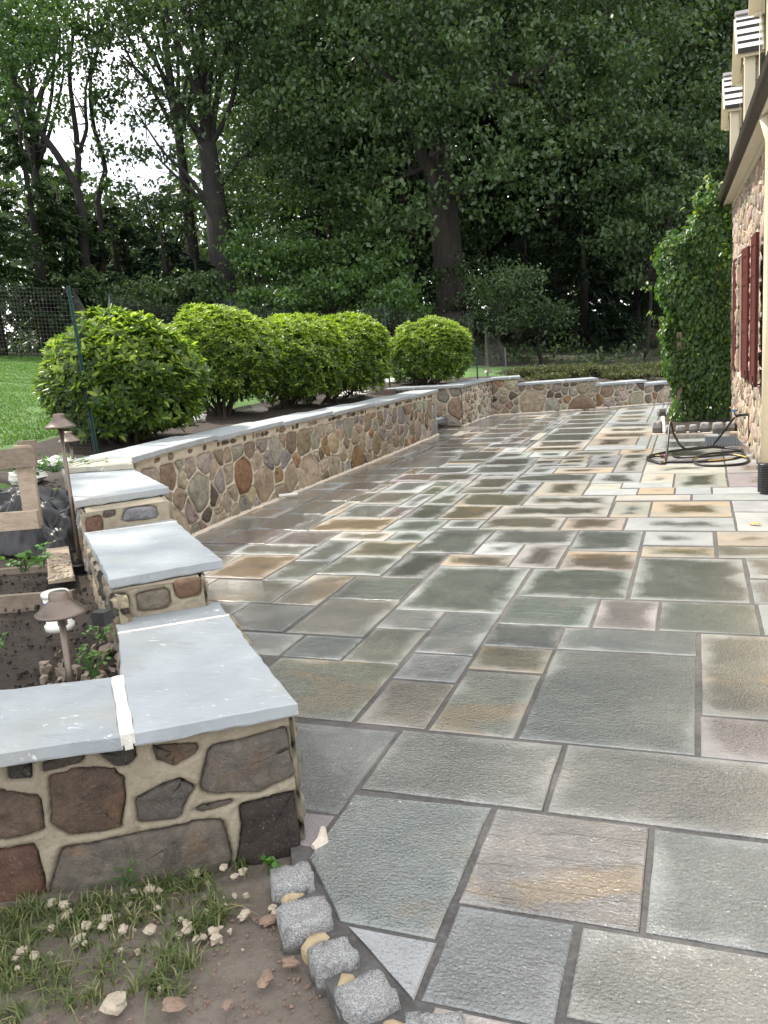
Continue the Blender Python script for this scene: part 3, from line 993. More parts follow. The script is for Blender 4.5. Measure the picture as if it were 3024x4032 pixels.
def net(path, s0, s1, zb, zt, polys, parent, mat, step=.016, bead=.015, soft=.012, base=-.004):
    """the mortar as a height field that rises between the stones"""
    ns_, nz_ = max(2, int((s1 - s0) / step)), max(2, int(np.mean([zt(s) - zb(s) for s in (s0, s1)]) / step))
    S_ = np.linspace(s0, s1, ns_ + 1)
    Zf = np.linspace(0, 1, nz_ + 1)
    SS, FF = np.meshgrid(S_, Zf)
    zbv = np.array([zb(s) for s in S_]); ztv = np.array([zt(s) for s in S_])
    ZZ = zbv[None, :] + FF * (ztv - zbv)[None, :]
    D = np.full(SS.shape, .05)
    for Q in polys:
        lo, hi = Q.min(0) - .05, Q.max(0) + .05
        k = (SS > lo[0]) & (SS < hi[0]) & (ZZ > lo[1]) & (ZZ < hi[1])
        if not k.any(): continue
        x, y = SS[k], ZZ[k]
        dd = seg_dist(x, y, [tuple(q) for q in Q] + [tuple(Q[0])])
        dd = np.where(in_poly(x, y, Q), -dd, dd)
        D[k] = np.minimum(D[k], dd)
    Hh = base + bead * sstep(D, -.001, soft) + np.where(D < -.003, -.03, 0)
    Hh = Hh + .0022 * wob(SS * 9, ZZ * 9) + (.0028 * wob(SS * 31, ZZ * 27) + rng.normal(0, .0007, SS.shape) if step < .01 else 0)
    V = np.array([path(SS.flat[i], ZZ.flat[i], Hh.flat[i]) for i in range(SS.size)])
    m, k = nz_ + 1, ns_ + 1
    q = np.arange(m * k).reshape(m, k)
    qd = np.stack([q[:-1, :-1], q[:-1, 1:], q[1:, 1:], q[1:, :-1]], -1).reshape(-1, 4)
    if path.side < 0: qd = qd[:, ::-1]
    raw_mesh('mortar', V, qd.ravel(), 4, mat, parent, None, True)


def slab(name, poly, z0, z1, parent, tint, mat=None, jit=.004):
    """a coping slab with sawn top and slightly chipped arrises"""
    P = np.array(poly, float)
    if sum(P[i][0] * P[(i + 1) % len(P)][1] - P[(i + 1) % len(P)][0] * P[i][1] for i in range(len(P))) < 0: P = P[::-1]
    out = []
    for i in range(len(P)):
        a, b = P[i], P[(i + 1) % len(P)]
        L = np.linalg.norm(b - a); k = max(1, int(L / .045))
        nn = np.array([b[1] - a[1], a[0] - b[0]]) / L
        for j in range(k): out.append(a + (b - a) * j / k - nn * (abs(rng.normal(0, jit)) if j else 0))
    out = np.array(out); n = len(out); c = out.mean(0)
    inn = np.array([q + (c - q) / np.linalg.norm(c - q) * .006 for q in out])
    low = np.array([q + (c - q) / np.linalg.norm(c - q) * abs(rng.normal(.003, .003)) for q in out])
    V = np.vstack([np.c_[low, np.full(n, z0)], np.c_[out, np.full(n, z0 + .006)], np.c_[out, np.full(n, z1 - .004)], np.c_[inn, np.full(n, z1)]])
    Fc = [tuple(3 * n + i for i in range(n)), tuple(range(n))[::-1]]
    for r in range(3):
        for i in range(n):
            j = (i + 1) % n
            Fc.append((r * n + i, r * n + j, (r + 1) * n + j, (r + 1) * n + i))
    o0 = np.array([c[0], c[1], z1])
    o = mk(name, V - o0, Fc, mat or M_COPE, parent, False, tuple(o0))
    o.color = (*tint, 1)
    return o


CT = lambda k=1.0: tuple(np.array((.305, .326, .342)) * k * rng.uniform(.95, 1.06))

# ---- stepped wall by the lawn: front face, three levels climbing away
sw = empty('stone_wall', (-1.4, 2.1, 0), 'low fieldstone wall in front with a stepped bluestone coping climbing away along the pallets', 'stone wall')
core = MB()
core.prism([(-1.150, 2.055), (-1.82, 2.86), (-2.0, 3.0), (-2.27, 2.82), (-2.05, 2.545), (-1.73, 2.12), (-2.6, 1.70), (-2.45, 1.325), (-1.465, 1.83)], -.12, .408)
core.prism([(-1.895, 2.83), (-2.68, 3.77), (-2.95, 4.0), (-3.2, 3.75), (-2.91, 3.42), (-2.165, 2.63)], -.11, .563)
core.prism([(-2.665, 3.745), (-3.88, 5.03), (-4.2, 5.05), (-4.15, 4.75), (-2.945, 3.45)], -.10, .703)
core.build('wall_core', M_MORTARF, sw)
fa, fd = np.array([-1.0916, 2.0425]), np.array([-.83297, -.55331])
front = Path([fa + fd * -.05, fa, fa + fd * .42, fa + fd * .42 + np.array([-.89, -.456]) * 1.6], -1)
off = .05
FS = [([(.868, .308), (.828, .299), (.744, .272), (.751, .175), (.848, .171), (1.03, .173), (1.05, .30)], (.15, .105, .075), .010),
      ([(.805, .384), (.745, .381), (.748, .337), (.805, .343)], (.055, .05, .042), .004),
      ([(.706, .377), (.602, .390), (.607, .364), (.71, .350)], (.085, .072, .055), .004),
      ([(.565, .388), (.465, .392), (.462, .365), (.487, .337), (.516, .341)], (.06, .052, .044), .004),
      ([(.691, .329), (.64, .336), (.572, .333), (.53, .319), (.506, .292), (.515, .23), (.532, .164), (.60, .155), (.664, .156), (.703, .204)], (.115, .078, .055), .012),
      ([(.471, .228), (.411, .259), (.354, .267), (.322, .241), (.345, .20), (.368, .163), (.471, .164)], (.115, .102, .090), .008),
      ([(.411, .381), (.297, .366), (.297, .346), (.363, .319), (.402, .34)], (.11, .085, .065), .006),
      ([(.254, .348), (.115, .358), (.050, .366), (.040, .30), (.038, .225), (.119, .196), (.266, .216), (.288, .234)], (.160, .140, .118), .012),
      ([(.314, .168), (.294, .181), (.218, .179), (.231, .164), (.3, .158)], (.12, .105, .085), .004),
      ([(.185, .151), (.10, .156), (.038, .163), (.036, .087), (.036, -.05), (.219, -.05), (.185, .103)], (.040, .030, .024), .014),
      ([(.677, .104), (.446, .118), (.349, .125), (.265, .116), (.251, .009), (.269, -.06), (.423, -.06), (.743, -.06), (.698, .061)], (.150, .130, .106), .018),
      ([(1.05, .135), (.855, .124), (.777, .122), (.772, .038), (.77, -.06), (1.05, -.06)], (.125, .065, .045), .014),
      ([(1.09, .30), (1.30, .31), (1.32, .18), (1.09, .18)], (.16, .13, .10), .01), ([(1.09, .14), (1.34, .14), (1.34, -.06), (1.09, -.06)], (.13, .11, .10), .01),
      ([(.86, .39), (1.02, .392), (1.0, .345), (.86, .35)], (.08, .07, .06), .004), ([(1.06, .39), (1.22, .39), (1.2, .345), (1.07, .345)], (.10, .08, .06), .004)]
made = []
for P, tint, bl in FS:
    Pc = np.mean(P, 0)
    Q = soften((np.array(P) - Pc) * 1.09 + Pc + np.array([off, 0]), 1, .08, .0022)
    stone(front, Q, sw, np.array(tint) * .92, .002, bl, None, .0035, fine=.007)
    made.append(Q)
net(front, .078, 1.5, lambda s: -.1, lambda s: .41, made, sw, M_MORTARF, .006, .018, .011, -.002)
# right return and risers
ret = Path([(-1.113, 2.030), (-1.80, 2.86)], 1)
wall_face(ret, 0, ret.len, lambda s: -.05, lambda s: .41, sw, .07, .12, .012, False, M_MORTARF, WARM, .014)
ris1 = Path([(-2.165, 2.585), (-1.872, 2.812)], 1)
made = []
for P, tint in (([(.012, .455), (.07, .455), (.075, .555), (.010, .56)], (.12, .115, .10)), ([(.105, .47), (.235, .475), (.24, .55), (.11, .55)], (.17, .145, .11)), ([(.262, .50), (.36, .505), (.362, .575), (.255, .57)], (.15, .085, .05))):
    Q = soften(P, 1, .15, .002); stone(ris1, Q, sw, np.array(tint) * 1.2, .004, .012, None, .003); made.append(Q)
net(ris1, .0, ris1.len, lambda s: .44, lambda s: .567, made, sw, M_MORTARF, .006, .014)
ris2 = Path([(-2.955, 3.41), (-2.645, 3.735)], 1)
made = []
for P, tint in (([(.02, .60), (.10, .60), (.105, .68), (.02, .675)], (.13, .065, .045)), ([(.20, .635), (.32, .625), (.39, .63), (.385, .69), (.23, .70)], (.18, .185, .20)), ([(.115, .67), (.17, .672), (.168, .70), (.12, .70)], (.08, .06, .05))):
    Q = soften(P, 1, .15, .002); stone(ris2, Q, sw, np.array(tint) * 1.2, .004, .010, None, .003); made.append(Q)
net(ris2, .0, ris2.len, lambda s: .595, lambda s: .706, made, sw, M_MORTARF, .007, .014)
ret2 = Path([(-1.872, 2.812), (-2.66, 3.77)], 1)
wall_face(ret2, 0, ret2.len, lambda s: -.05, lambda s: .565, sw, .07, .13, .012, False, M_MORTARF, WARM, .016)
ret3 = Path([(-2.645, 3.735), (-3.86, 5.02)], 1)
wall_face(ret3, 0, ret3.len, lambda s: -.05, lambda s: .705, sw, .07, .13, .012, False, M_MORTARF, WARM, .02)
lft = Path([(-1.75, 2.10), (-2.07, 2.545), (-2.93, 3.42), (-4.17, 4.74)], -1)
wall_face(lft, 0, .55, lambda s: .12, lambda s: .41, sw, .06, .11, .012, False, M_MORTARF, WARM, .016)
wall_face(lft, .56, 1.76, lambda s: .12, lambda s: .565, sw, .06, .12, .012, False, M_MORTARF, WARM, .02)
wall_face(lft, 1.78, 3.4, lambda s: .2, lambda s: .705, sw, .06, .13, .012, False, M_MORTARF, WARM, .03)
T = .042
slab('coping_slab', [(-1.438, 1.741), (-1.070, 2.009), (-1.700, 2.706), (-2.027, 2.449), (-1.742, 2.087)], .455 - T, .455, sw, CT(1.04))
slab('coping_slab', [(-2.036, 2.460), (-1.709, 2.717), (-1.84, 2.87), (-2.18, 2.62)], .4535 - T, .4535, sw, CT(.92))
slab('coping_slab', [(-1.460, 1.722), (-1.763, 2.082), (-2.078, 1.925), (-2.66, 1.66), (-2.34, 1.255), (-1.733, 1.568)], .454 - T, .454, sw, CT(1.0))
slab('coping_slab', [(-2.178, 2.623), (-1.858, 2.955), (-2.56, 3.672), (-2.915, 3.378)], .610 - T, .610, sw, CT(1.08))
slab('coping_slab', [(-2.924, 3.389), (-2.568, 3.683), (-2.68, 3.80), (-3.04, 3.51)], .6085 - T, .6085, sw, CT(.95))
slab('coping_slab', [(-3.085, 3.535), (-2.760, 3.925), (-3.60, 4.72), (-4.20, 4.73)], .750 - T, .750, sw, CT(1.08))
slab('coping_slab', [(-3.93, 4.47), (-3.49, 4.60), (-3.76, 4.955), (-4.27, 4.82)], .752, .792, sw, (.40, .37, .30))
# white joint mortar smeared between the slabs
mb = MB()
def smear(a, b, w, z, h=.003, n=46):
    a, b = np.array(a), np.array(b); d = (b - a) / np.linalg.norm(b - a); nn = np.array([-d[1], d[0]])
    L, R_ = [], []
    for i in range(n + 1):
        p = a + (b - a) * i / n
        L.append(p + nn * w * (1 + .05 * math.sin(i * .5) + .08 * math.sin(i * .21))); R_.append(p - nn * w * (1 + .05 * math.sin(i * .43 + 2) + .08 * math.sin(i * .17)))
    V, Fc = [], []
    for i in range(n + 1):
        for q, zz in ((L[i], z - .03), (L[i], z + h * .4), (a + (b - a) * i / n, z + h), (R_[i], z + h * .4), (R_[i], z - .03)): V.append((q[0], q[1], zz))
    for i in range(n):
        for k in range(4): Fc.append((i * 5 + k, i * 5 + k + 1, i * 5 + k + 6, i * 5 + k + 5))
    Fc += [(0, 1, 2, 3, 4), tuple(n * 5 + k for k in (4, 3, 2, 1, 0))]
    mb.add(V, Fc)
smear((-1.449, 1.7305), (-1.752, 2.085), .018, .455)
mb.bar((-1.447, 1.729, .434), (-1.46, 1.745, .434), .022, .045)
smear((-2.031, 2.4545), (-1.7045, 2.7115), .010, .455, .002)
smear((-2.9195, 3.3835), (-2.564, 3.6775), .008, .61, .002)
mb.build('joint_mortar', M_WHITEM, sw)
toe = MB()
toe.tube([(-1.06, 2.0, -.0), (-1.045, 2.03, .004), (-1.075, 2.10, 0)], [.012, .02, .010], 6)
toe.build('mortar_toe', M_CREAMM, sw)

# ---- long garden wall
lw = empty('stone_wall', (-3.9, 8.5, 0), 'long fieldstone retaining wall with pale mortar joints running below the clipped bushes', 'stone wall')
MP = [(-3.86, 5.02), (-3.93, 6.25), (-3.93, 7.0), (-3.90, 7.8), (-3.85, 9.0), (-3.79, 10.4), (-3.77, 12.5)]
main = Path(MP, 1)
ctop = lambda y: .79 - .0125 * (y - 4.9)
wtop = lambda s: ctop(main.fr(s)[0][1]) - T
wall_face(main, .0, main.len, lambda s: -.02, wtop, lw, .075, .215, .0110, True, None, WARM, .014, .016, .08, None, .005, .010, 1.0)
cb = MB()
Lp, Rp = [], []
for s in np.linspace(0, main.len, 9):
    p, n = main.fr(s); Lp.append(p - n * .012); Rp.append(p - n * .36)
for i in range(8):
    cb.prism([Lp[i], Lp[i + 1], Rp[i + 1], Rp[i]], -.1, wtop(main.len * (i + .5) / 8) - .004)
cb.build('wall_core', M_MORTAR, lw)
s = 0.03
jm = MB()
while s < main.len - .2:
    L = min(rng.uniform(1.0, 1.45), main.len + .04 - s)
    if main.len - (s + L) < .5: L = main.len + .04 - s
    pts, bk = [], []
    for k in np.linspace(0, 1, 4):
        p, n = main.fr(s + L * k); pts.append(p + n * (.045 + .004 * rng.normal())); bk.append(p - n * .41)
    z = ctop((pts[0][1] + pts[-1][1]) / 2)
    if s < .1: bk[0] = np.array([-4.30, 4.80]); pts[0] = np.array([-3.77, 4.965])
    slab('coping_slab', pts + bk[::-1], z - T, z, lw, CT(rng.uniform(.95, 1.06)))
    p, n = main.fr(s + L + .006); jm.bar((*(p + n * .042), z - .021), (*(p - n * .38), z - .021), .018, .041)
    s += L + .012
jm.build('joint_mortar', M_WHITEM, lw)
tm = MB()
pts = [main(s_, .004 + rng.uniform(-.002, .004), .008 + rng.uniform(-.004, .012)) for s_ in np.linspace(0, main.len, 120)]
tm.tube(pts, .022 + .006 * rng.random(120), 6)
tm.build('mortar_toe', M_CREAMM, lw)
endp = Path([(-3.775, 12.5), (-4.18, 12.5)], 1)
wall_face(endp, 0, endp.len, lambda s: -.02, lambda s: .65, lw, .07, .12, .012, False)
tag(MB().tube([(-3.885, 7.33, .045), (-3.735, 7.45, .040)], .017, 10).build('drain_pipe', M_WHITEP), 'short white plastic pipe sticking out at the foot of the long stone wall', 'pipe')

# ---- far wall: return, corner and the stepped stretch towards the house
fw = empty('stone_wall', (-3.0, 15.5, 0), 'far fieldstone wall stepping down towards the creeper with bluestone caps', 'stone wall')
retp = Path([(-5.4, 13.80), (-3.68, 13.72)], 1)
BIG = {'grey': 4, 'tan': 3, 'dark': 2, 'brown': 2}
wall_face(retp, .6, retp.len, lambda s: -.02, lambda s: .65, fw, .12, .24, .016, False, None, BIG, .022)
jog = Path([(-3.68, 13.72), (-3.65, 14.6), (-3.545, 15.36)], 1)
wall_face(jog, 0, jog.len, lambda s: -.02, lambda s: .65, fw, .055, .11, .015, False, None, {'tan': 4, 'grey': 3, 'pink': 4, 'blue': 2, 'brown': 2}, .018)
FWP = [(-3.545, 15.36), (-3.07, 15.45), (-2.41, 15.60), (-1.75, 15.85), (-.93, 16.18), (.65, 16.9)]
farp = Path(FWP, 1)
cuts = [(0, .50, .69), (.50, 1.90, .56), (1.90, 2.79, .455), (2.79, farp.len, .395)]
cm = MB(); jm = MB()
for a, b, zt in cuts:
    wall_face(farp, a, b, lambda s: -.02, lambda s, z=zt: z - T, fw, .06, .21, .014, False, None, {'tan': 3, 'grey': 4, 'brown': 3, 'dark': 2.4, 'rust': .5, 'pink': 2}, .018, .014, .22)
    P0, n0 = farp.fr(a + 1e-3); P1, n1 = farp.fr(b - 1e-3)
    cm.prism([P0 - n0 * .012, P1 - n1 * .012, P1 - n1 * .36, P0 - n0 * .36], -.1, zt - T - .004)
    m = (a + b) / 2 + .1
    for u0, u1 in ((a - .02, m - .006), (m + .006, b + .04)):
        q0, k0 = farp.fr(max(u0, 0)); q1, k1 = farp.fr(min(u1, farp.len))
        slab('coping_slab', [q0 + k0 * .045, q1 + k1 * .045, q1 - k1 * .40, q0 - k0 * .40], zt - T, zt, fw, CT())
    q, k = farp.fr(m); jm.bar((*(q + k * .043), zt - .021), (*(q - k * .38), zt - .021), .016, .041)
cm.prism([(-5.4, 13.83), (-3.70, 13.75), (-3.57, 15.35), (-3.95, 15.5), (-4.05, 14.12), (-5.4, 14.2)], -.1, .645)
cm.build('wall_core', M_MORTAR, fw)
slab('coping_slab', [(-5.45, 13.76), (-4.50, 13.70), (-4.50, 14.16), (-5.45, 14.22)], .648, .69, fw, CT())
slab('coping_slab', [(-4.488, 13.70), (-3.63, 13.66), (-3.62, 14.05), (-4.06, 14.10), (-4.488, 14.16)], .648, .69, fw, CT())
slab('coping_slab', [(-3.618, 14.06), (-3.60, 14.62), (-4.02, 14.66), (-4.055, 14.105)], .648, .69, fw, CT())
slab('coping_slab', [(-3.60, 14.632), (-3.49, 15.315), (-3.93, 15.5), (-4.02, 14.672)], .648, .69, fw, CT())
for p, q in (((-4.494, 13.70), (-4.494, 14.15)), ((-3.61, 14.626), (-4.0, 14.666))):
    jm.bar((*p, .669), (*q, .669), .012, .04)
jm.build('joint_mortar', M_WHITEM, fw)
tm = MB()
pts = [jog(s_, .004, .01 + rng.uniform(-.004, .012)) for s_ in np.linspace(0, jog.len, 40)] + [farp(s_, .004, .01 + rng.uniform(-.004, .012)) for s_ in np.linspace(.02, farp.len, 90)]
tm.tube(pts, .02 + .006 * rng.random(130), 6)
tm.build('mortar_toe', M_CREAMM, fw)
st = slab('stone_step', [(-4.66, 12.62), (-3.98, 12.62), (-3.93, 13.66), (-4.66, 13.68)], .10, .17, None, CT(.45))
tag(st, 'dark bluestone step tucked in the gap between the two stone walls', 'step')

# ------------------------------------------------------------------ house at the right
hs = empty('house', (.6, 10, 0), 'fieldstone house wall with cream eaves, burgundy shutters and little dormers at the right edge', 'house')
EX = lambda y: .363 + .0221 * (12.3 - y)        # front edge of the eave
ZS = 2.95                                         # soffit height
HY0, HY1 = 3.0, 12.95
wins = [(7.5, 8.42, .76, 2.16), (10.75, 11.86, .76, 2.16)]
# masonry built round the two window openings
bm_ = MB()
def wallbox(ya, yb, za, zb, x0=.012, x1=.45):
    bm_.prism([(HX(ya) + x0, ya), (HX(ya) + x1, ya), (HX(yb) + x1, yb), (HX(yb) + x0, yb)], za, zb)
ycur = HY0
for a, b, z0, z1 in wins:
    wallbox(ycur, a, -.1, ZS); wallbox(a, b, -.1, z0); wallbox(a, b, z1, ZS)
    ycur = b
wallbox(ycur, HY1, -.1, ZS)
bm_.build('wall', M_CREAMM, hs)
hp = Path([(HX(HY1), HY1), (HX(HY0), HY0)], 1)
SY = lambda y: (HY1 - y) * hp.len / (HY1 - HY0)
PAL['rose'] = (.46, .36, .30)
PK = {'rose': 7, 'pink': 3, 'tan': 4, 'brown': 1.2}
for ya, yb, za, zb in ((12.95, 11.88, -.02, ZS - .01), (11.86, 10.76, -.02, .75), (11.86, 10.76, 2.18, ZS - .01), (10.74, 8.44, -.02, ZS - .01), (8.42, 7.6, -.02, .75), (8.42, 7.6, 2.18, ZS - .01)):
    wall_face(hp, SY(ya), SY(yb), lambda s, z=za: z, lambda s, z=zb: z, hs, .075, .15, .013, False, M_CREAMM, PK, .035, .016, 0, M_HSTONE, .010, .012)
for a, b, z0, z1 in wins:
    f = MB()
    xw = HX((a + b) / 2) + .14
    for yy in (a + .03, b - .03): f.box((xw, yy, (z0 + z1) / 2), (.05, .06, z1 - z0))
    for zz in (z0 + .03, z1 - .03, (z0 + z1) / 2): f.box((xw + .002, (a + b) / 2, zz), (.045, b - a - .12, .05))
    w = f.build('window', M_RECESS, hs)
    MB().box((xw + .03, (a + b) / 2, (z0 + z1) / 2), (.008, b - a - .1, z1 - z0 - .08)).build('pane', M_GLASS, w)
    MB().box((HX(a) + .06, (a + b) / 2, z0 - .02), (.22, b - a - .01, .035)).build('sill', M_CREAM2, w)


def shutter(far, near, z0, z1, th=.034):
    """panelled shutter from its far edge to its near edge (outer face)"""
    far, near = np.array(far), np.array(near)
    d = near - far; L = np.linalg.norm(d); d /= L
    n = np.array([d[1], -d[0]])
    if n[0] > 0: n = -n                                    # outwards, away from the wall
    R = np.array([[d[0], n[0], 0], [d[1], n[1], 0], [0, 0, 1]])
    c = (far + near) / 2 - n * th / 2
    b = MB()
    zc = (z0 + z1) / 2
    b.box((*c, zc), (L, th * .55, z1 - z0), R)
    for k in (-1, 1): b.box((*(c + d * k * (L / 2 - .035)), zc), (.07, th, z1 - z0 + .002), R)
    rails = [z0 + .05, z0 + .50, z0 + .66, z0 + 1.02, z1 - .05]
    for zz in (z0 + .045, z0 + .56, z0 + 1.06, z1 - .045): b.box((*c, zz), (L - .14, th * .98, .09), R)
    s = b.build('shutter', M_RED, hs)
    for za, zb in ((z0 + .12, z0 + .49), (z0 + .63, z0 + .99), (z0 + 1.13, z1 - .11)):
        p = MB()
        x, y, z = L / 2 - .085, th * .5, (zb - za) / 2
        V = []
        for yy, k in ((.0, 0), (th * .42, .028)):
            for sx, sz in ((-1, -1), (1, -1), (1, 1), (-1, 1)): V.append((sx * (x - k), yy, sz * (z - k)))
        V = np.array(V) @ R.T + np.array([*c, (za + zb) / 2])
        p.add(V, [(4, 5, 6, 7), (0, 1, 5, 4), (1, 2, 6, 5), (2, 3, 7, 6), (3, 0, 4, 7)])
        p.build('panel', M_RED, s)
    h = MB()
    q = near - n * .02 - d * .04
    a_ = np.linspace(0, 5.2, 16)
    h.tube([(q[0] + n[0] * .03 , q[1] , z0 + .10 - .012 * i) for i in range(8)], .006, 6)
    h.tube([(q[0] + n[0] * .03 + d[0] * .035 * (1 - math.cos(t)), q[1] + d[1] * .035 * (1 - math.cos(t)), z0 + .01 - .035 * math.sin(t)) for t in a_], .005, 6)
    h.box((q[0] - n[0] * .03, q[1], z0 + .02), (.10, .014, .014))
    h.build('holdback', M_IRON, s)
    hg = MB()
    for zz in (z0 + .18, z1 - .18): hg.box((*(far - n * .03 + d * .02), zz), (.05, .05, .035), R)
    hg.build('hinge', M_IRON, s)
    return s


shutter((.455, 12.42), (.469, 12.0), .77, 2.18)
shutter((.478, 10.62), (.512, 10.12), .77, 2.18)
shutter((.487, 9.05), (.50, 8.57), .80, 2.18)
# eave: soffit, fascia, gutter
e = MB()
e.prism([(EX(HY1), HY1), (HX(HY1) + .05, HY1), (HX(HY0) + .05, HY0), (EX(HY0), HY0)], ZS, ZS + .02)
e.build('soffit', M_CREAM2, hs)
e = MB()
e.prism([(EX(HY1) - .004, HY1 + .02), (EX(HY1) + .02, HY1 + .02), (EX(HY0) + .02, HY0), (EX(HY0) - .004, HY0)], ZS - .012, ZS + .075)
e.prism([(EX(HY1) + .10, HY1), (EX(HY1) + .13, HY1), (EX(HY0) + .13, HY0), (EX(HY0) + .10, HY0)], ZS - .05, ZS - .001)
e.build('fascia', M_CREAM2, hs)
g = MB()
prof = [(-.006, .005), (-.055, .012), (-.072, .05), (-.072, .125), (-.062, .135), (-.058, .06), (-.006, .05)]
V = []
for yy in (HY1 + .05, HY0):
    for a, b in prof: V.append((EX(yy) + a, yy, ZS + b))
k = len(prof)
g.add(V, [(i, (i + 1) % k, k + (i + 1) % k, k + i) for i in range(k)] + [tuple(range(k))[::-1], tuple(range(k, 2 * k))])
g.build('gutter', M_GUTTER, hs)
# main roof, courses of dark shingle
rf = MB()
for i in range(14):
    r0, r1 = i * .17, (i + 1) * .17 + .03
    a0, a1 = -.03 + r0 * .60, -.03 + r1 * .60
    z0, z1 = ZS + .10 + r0 * .80, ZS + .10 + r1 * .80
    V = []
    for yy in (HY1 + .08, HY0):
        V += [(EX(yy) + a0, yy, z0), (EX(yy) + a0, yy, z0 + .028), (EX(yy) + a1, yy, z1 + .004), (EX(yy) + a1, yy, z1 - .02)]
    rf.add(V, [(0, 1, 5, 4), (1, 2, 6, 5), (0, 3, 2, 1), (4, 5, 6, 7), (3, 0, 4, 7)])
rf.build('roof', M_ROOFDK, hs)
gb = MB()      # end wall so the roof is closed off
gb.add([(EX(HY1) + .1, HY1, ZS), (EX(HY1) + 3.0, HY1, ZS), (EX(HY1) + 3.0, HY1, ZS + 2), (EX(HY1) + 1.45, HY1, ZS + 2.0)], [(0, 1, 2, 3), (3, 2, 1, 0)])
gb.build('gable', M_CREAM2, hs)


def dormer(Y, zr=4.33):
    """small gabled dormer; ridge runs back from the eave"""
    x0 = EX(Y) - .015; hw, ze, zb = .52, zr - .42, ZS + .12
    b = MB()
    b.prism([(x0 + .05, Y - hw + .06), (x0 + 1.5, Y - hw + .06), (x0 + 1.5, Y + hw - .06), (x0 + .05, Y + hw - .06)], zb, ze + .01)
    V = [(x0 + .05, Y - hw + .06, ze), (x0 + .05, Y + hw - .06, ze), (x0 + .05, Y, zr - .06), (x0 + 1.5, Y - hw + .06, ze), (x0 + 1.5, Y + hw - .06, ze), (x0 + 1.5, Y, zr - .06)]
    b.add(V, [(0, 2, 1), (3, 4, 5), (0, 3, 5, 2), (1, 2, 5, 4)])
    d = b.build('dormer', M_CREAM2, hs)
    s = MB()                                             # siding on both cheeks
    for sd in (-1, 1):
        for i in range(6):
            z = zb + i * (ze - zb) / 6; h = (ze - zb) / 6
            y = Y + sd * (hw - .055)
            s.add([(x0 + .10, y + sd * .014, z), (x0 + 1.5, y + sd * .014, z), (x0 + 1.5, y + sd * .002, z + h), (x0 + .10, y + sd * .002, z + h), (x0 + .10, y, z), (x0 + 1.5, y, z)],
                  [(0, 1, 2, 3), (3, 2, 1, 0), (0, 4, 5, 1), (1, 5, 4, 0)])
    s.build('siding', M_CREAM, d)
    t = MB()
    for sd in (-1, 1):
        t.box((x0 + .075, Y + sd * (hw - .07), (zb + ze) / 2), (.09, .10, ze - zb))
        a = np.array([x0 - .01, Y + sd * (hw + .03), ze - .06]); c = np.array([x0 - .01, Y, zr - .02])
        t.bar(a, c, .03, .085, (1, 0, 0))                # raking board
        t.bar((x0 - .01, Y + sd * (hw + .02), ze - .05), (x0 + 1.3, Y + sd * (hw + .02), ze - .05), .03, .07)
    t.box((x0 + .04, Y, zb + .03), (.10, hw * 2, .06))
    t.build('trim', M_CREAM, d)
    w = MB().box((x0 + .045, Y, (zb + ze) / 2 + .05), (.03, hw * 1.15, (ze - zb) * .78)).build('window', M_CREAM, d)
    MB().box((x0 + .027, Y, (zb + ze) / 2 + .05), (.012, hw * .98, (ze - zb) * .70)).build('pane', M_GLASS, d)
    n = 5
    for sd in (-1, 1):
        for i in range(n):
            u0, u1 = i / n, (i + 1) / n + .06
            yA, yB = Y + sd * (hw + .06) * (1 - u0), Y + sd * (hw + .06) * max(0, 1 - u1)
            zA, zB = ze - .06 + (zr - ze + .06) * u0, ze - .06 + (zr - ze + .06) * min(1, u1)
            cuts_ = [x0 - .04, x0 - .04 + rng.uniform(.35, .6), x0 + rng.uniform(.75, .95), x0 + 1.4]
            for xa, xb in zip(cuts_[:-1], cuts_[1:]):
                lift = .045 + rng.normal(0, .003)
                V = [(xa + .003, yA, zA), (xb - .003, yA, zA), (xb - .003, yB, zB), (xa + .003, yB, zB),
                     (xa + .003, yA - 0, zA + lift), (xb - .003, yA, zA + lift), (xb - .003, yB, zB + .012), (xa + .003, yB, zB + .012)]
                f = [(0, 3, 2, 1), (4, 5, 6, 7), (0, 1, 5, 4), (1, 2, 6, 5), (2, 3, 7, 6), (3, 0, 4, 7)]
                if sd > 0: f = [q[::-1] for q in f]
                so = mk('shingle', V, f, M_SHINGLE, d); so.data.materials.append(M_ROOFDK); so.data.polygons[2].material_index = 1  # butt end set dark: weathered wood with its shade put into the colour
    MB().bar((x0 - .045, Y, zr + .035), (x0 + 1.4, Y, zr + .035), .09, .03).build('ridge_cap', M_SHINGLE, d)


for Y in (12.0, 9.8, 7.6): dormer(Y)
# downspout standing on the flags
dsp = MB().tube([(.545, 7.50, .20), (.545, 7.50, 1.5), (.545, 7.50, 2.75), (.50, 7.50, 2.92)], .047, 16).build('downspout', M_CREAM, hs, True)
bt = MB()
pr = []
for i in range(17):
    z = .015 + i * .014
    pr += [(.062, z), (.070, z + .005), (.070, z + .009), (.062, z + .0139)]
bt.lathe([(.0, .012)] + pr + [(.05, .26)], (.545, 7.50, 0), 20)
bt.build('boot', M_BLACKP, dsp, True)
# spigot and pipe
fc = empty('faucet', (.56, 10.15, .3), 'black garden faucet and riser pipe at the foot of the house wall', 'faucet')
MB().tube([(.555, 10.02, 0), (.548, 10.03, .15), (.545, 10.06, .38)], .012, 8).tube([(.56, 10.1, .39), (.47, 10.12, .385), (.41, 10.14, .37)], .015, 8).build('pipe', M_IRON, fc)
MB().lathe([(.012, -.012), (.035, -.008), (.035, .008), (.012, .012)], (.40, 10.14, .435), 10).tube([(.40, 10.14, .38), (.40, 10.14, .43)], .009, 6).build('handle', M_BLUEP, fc)
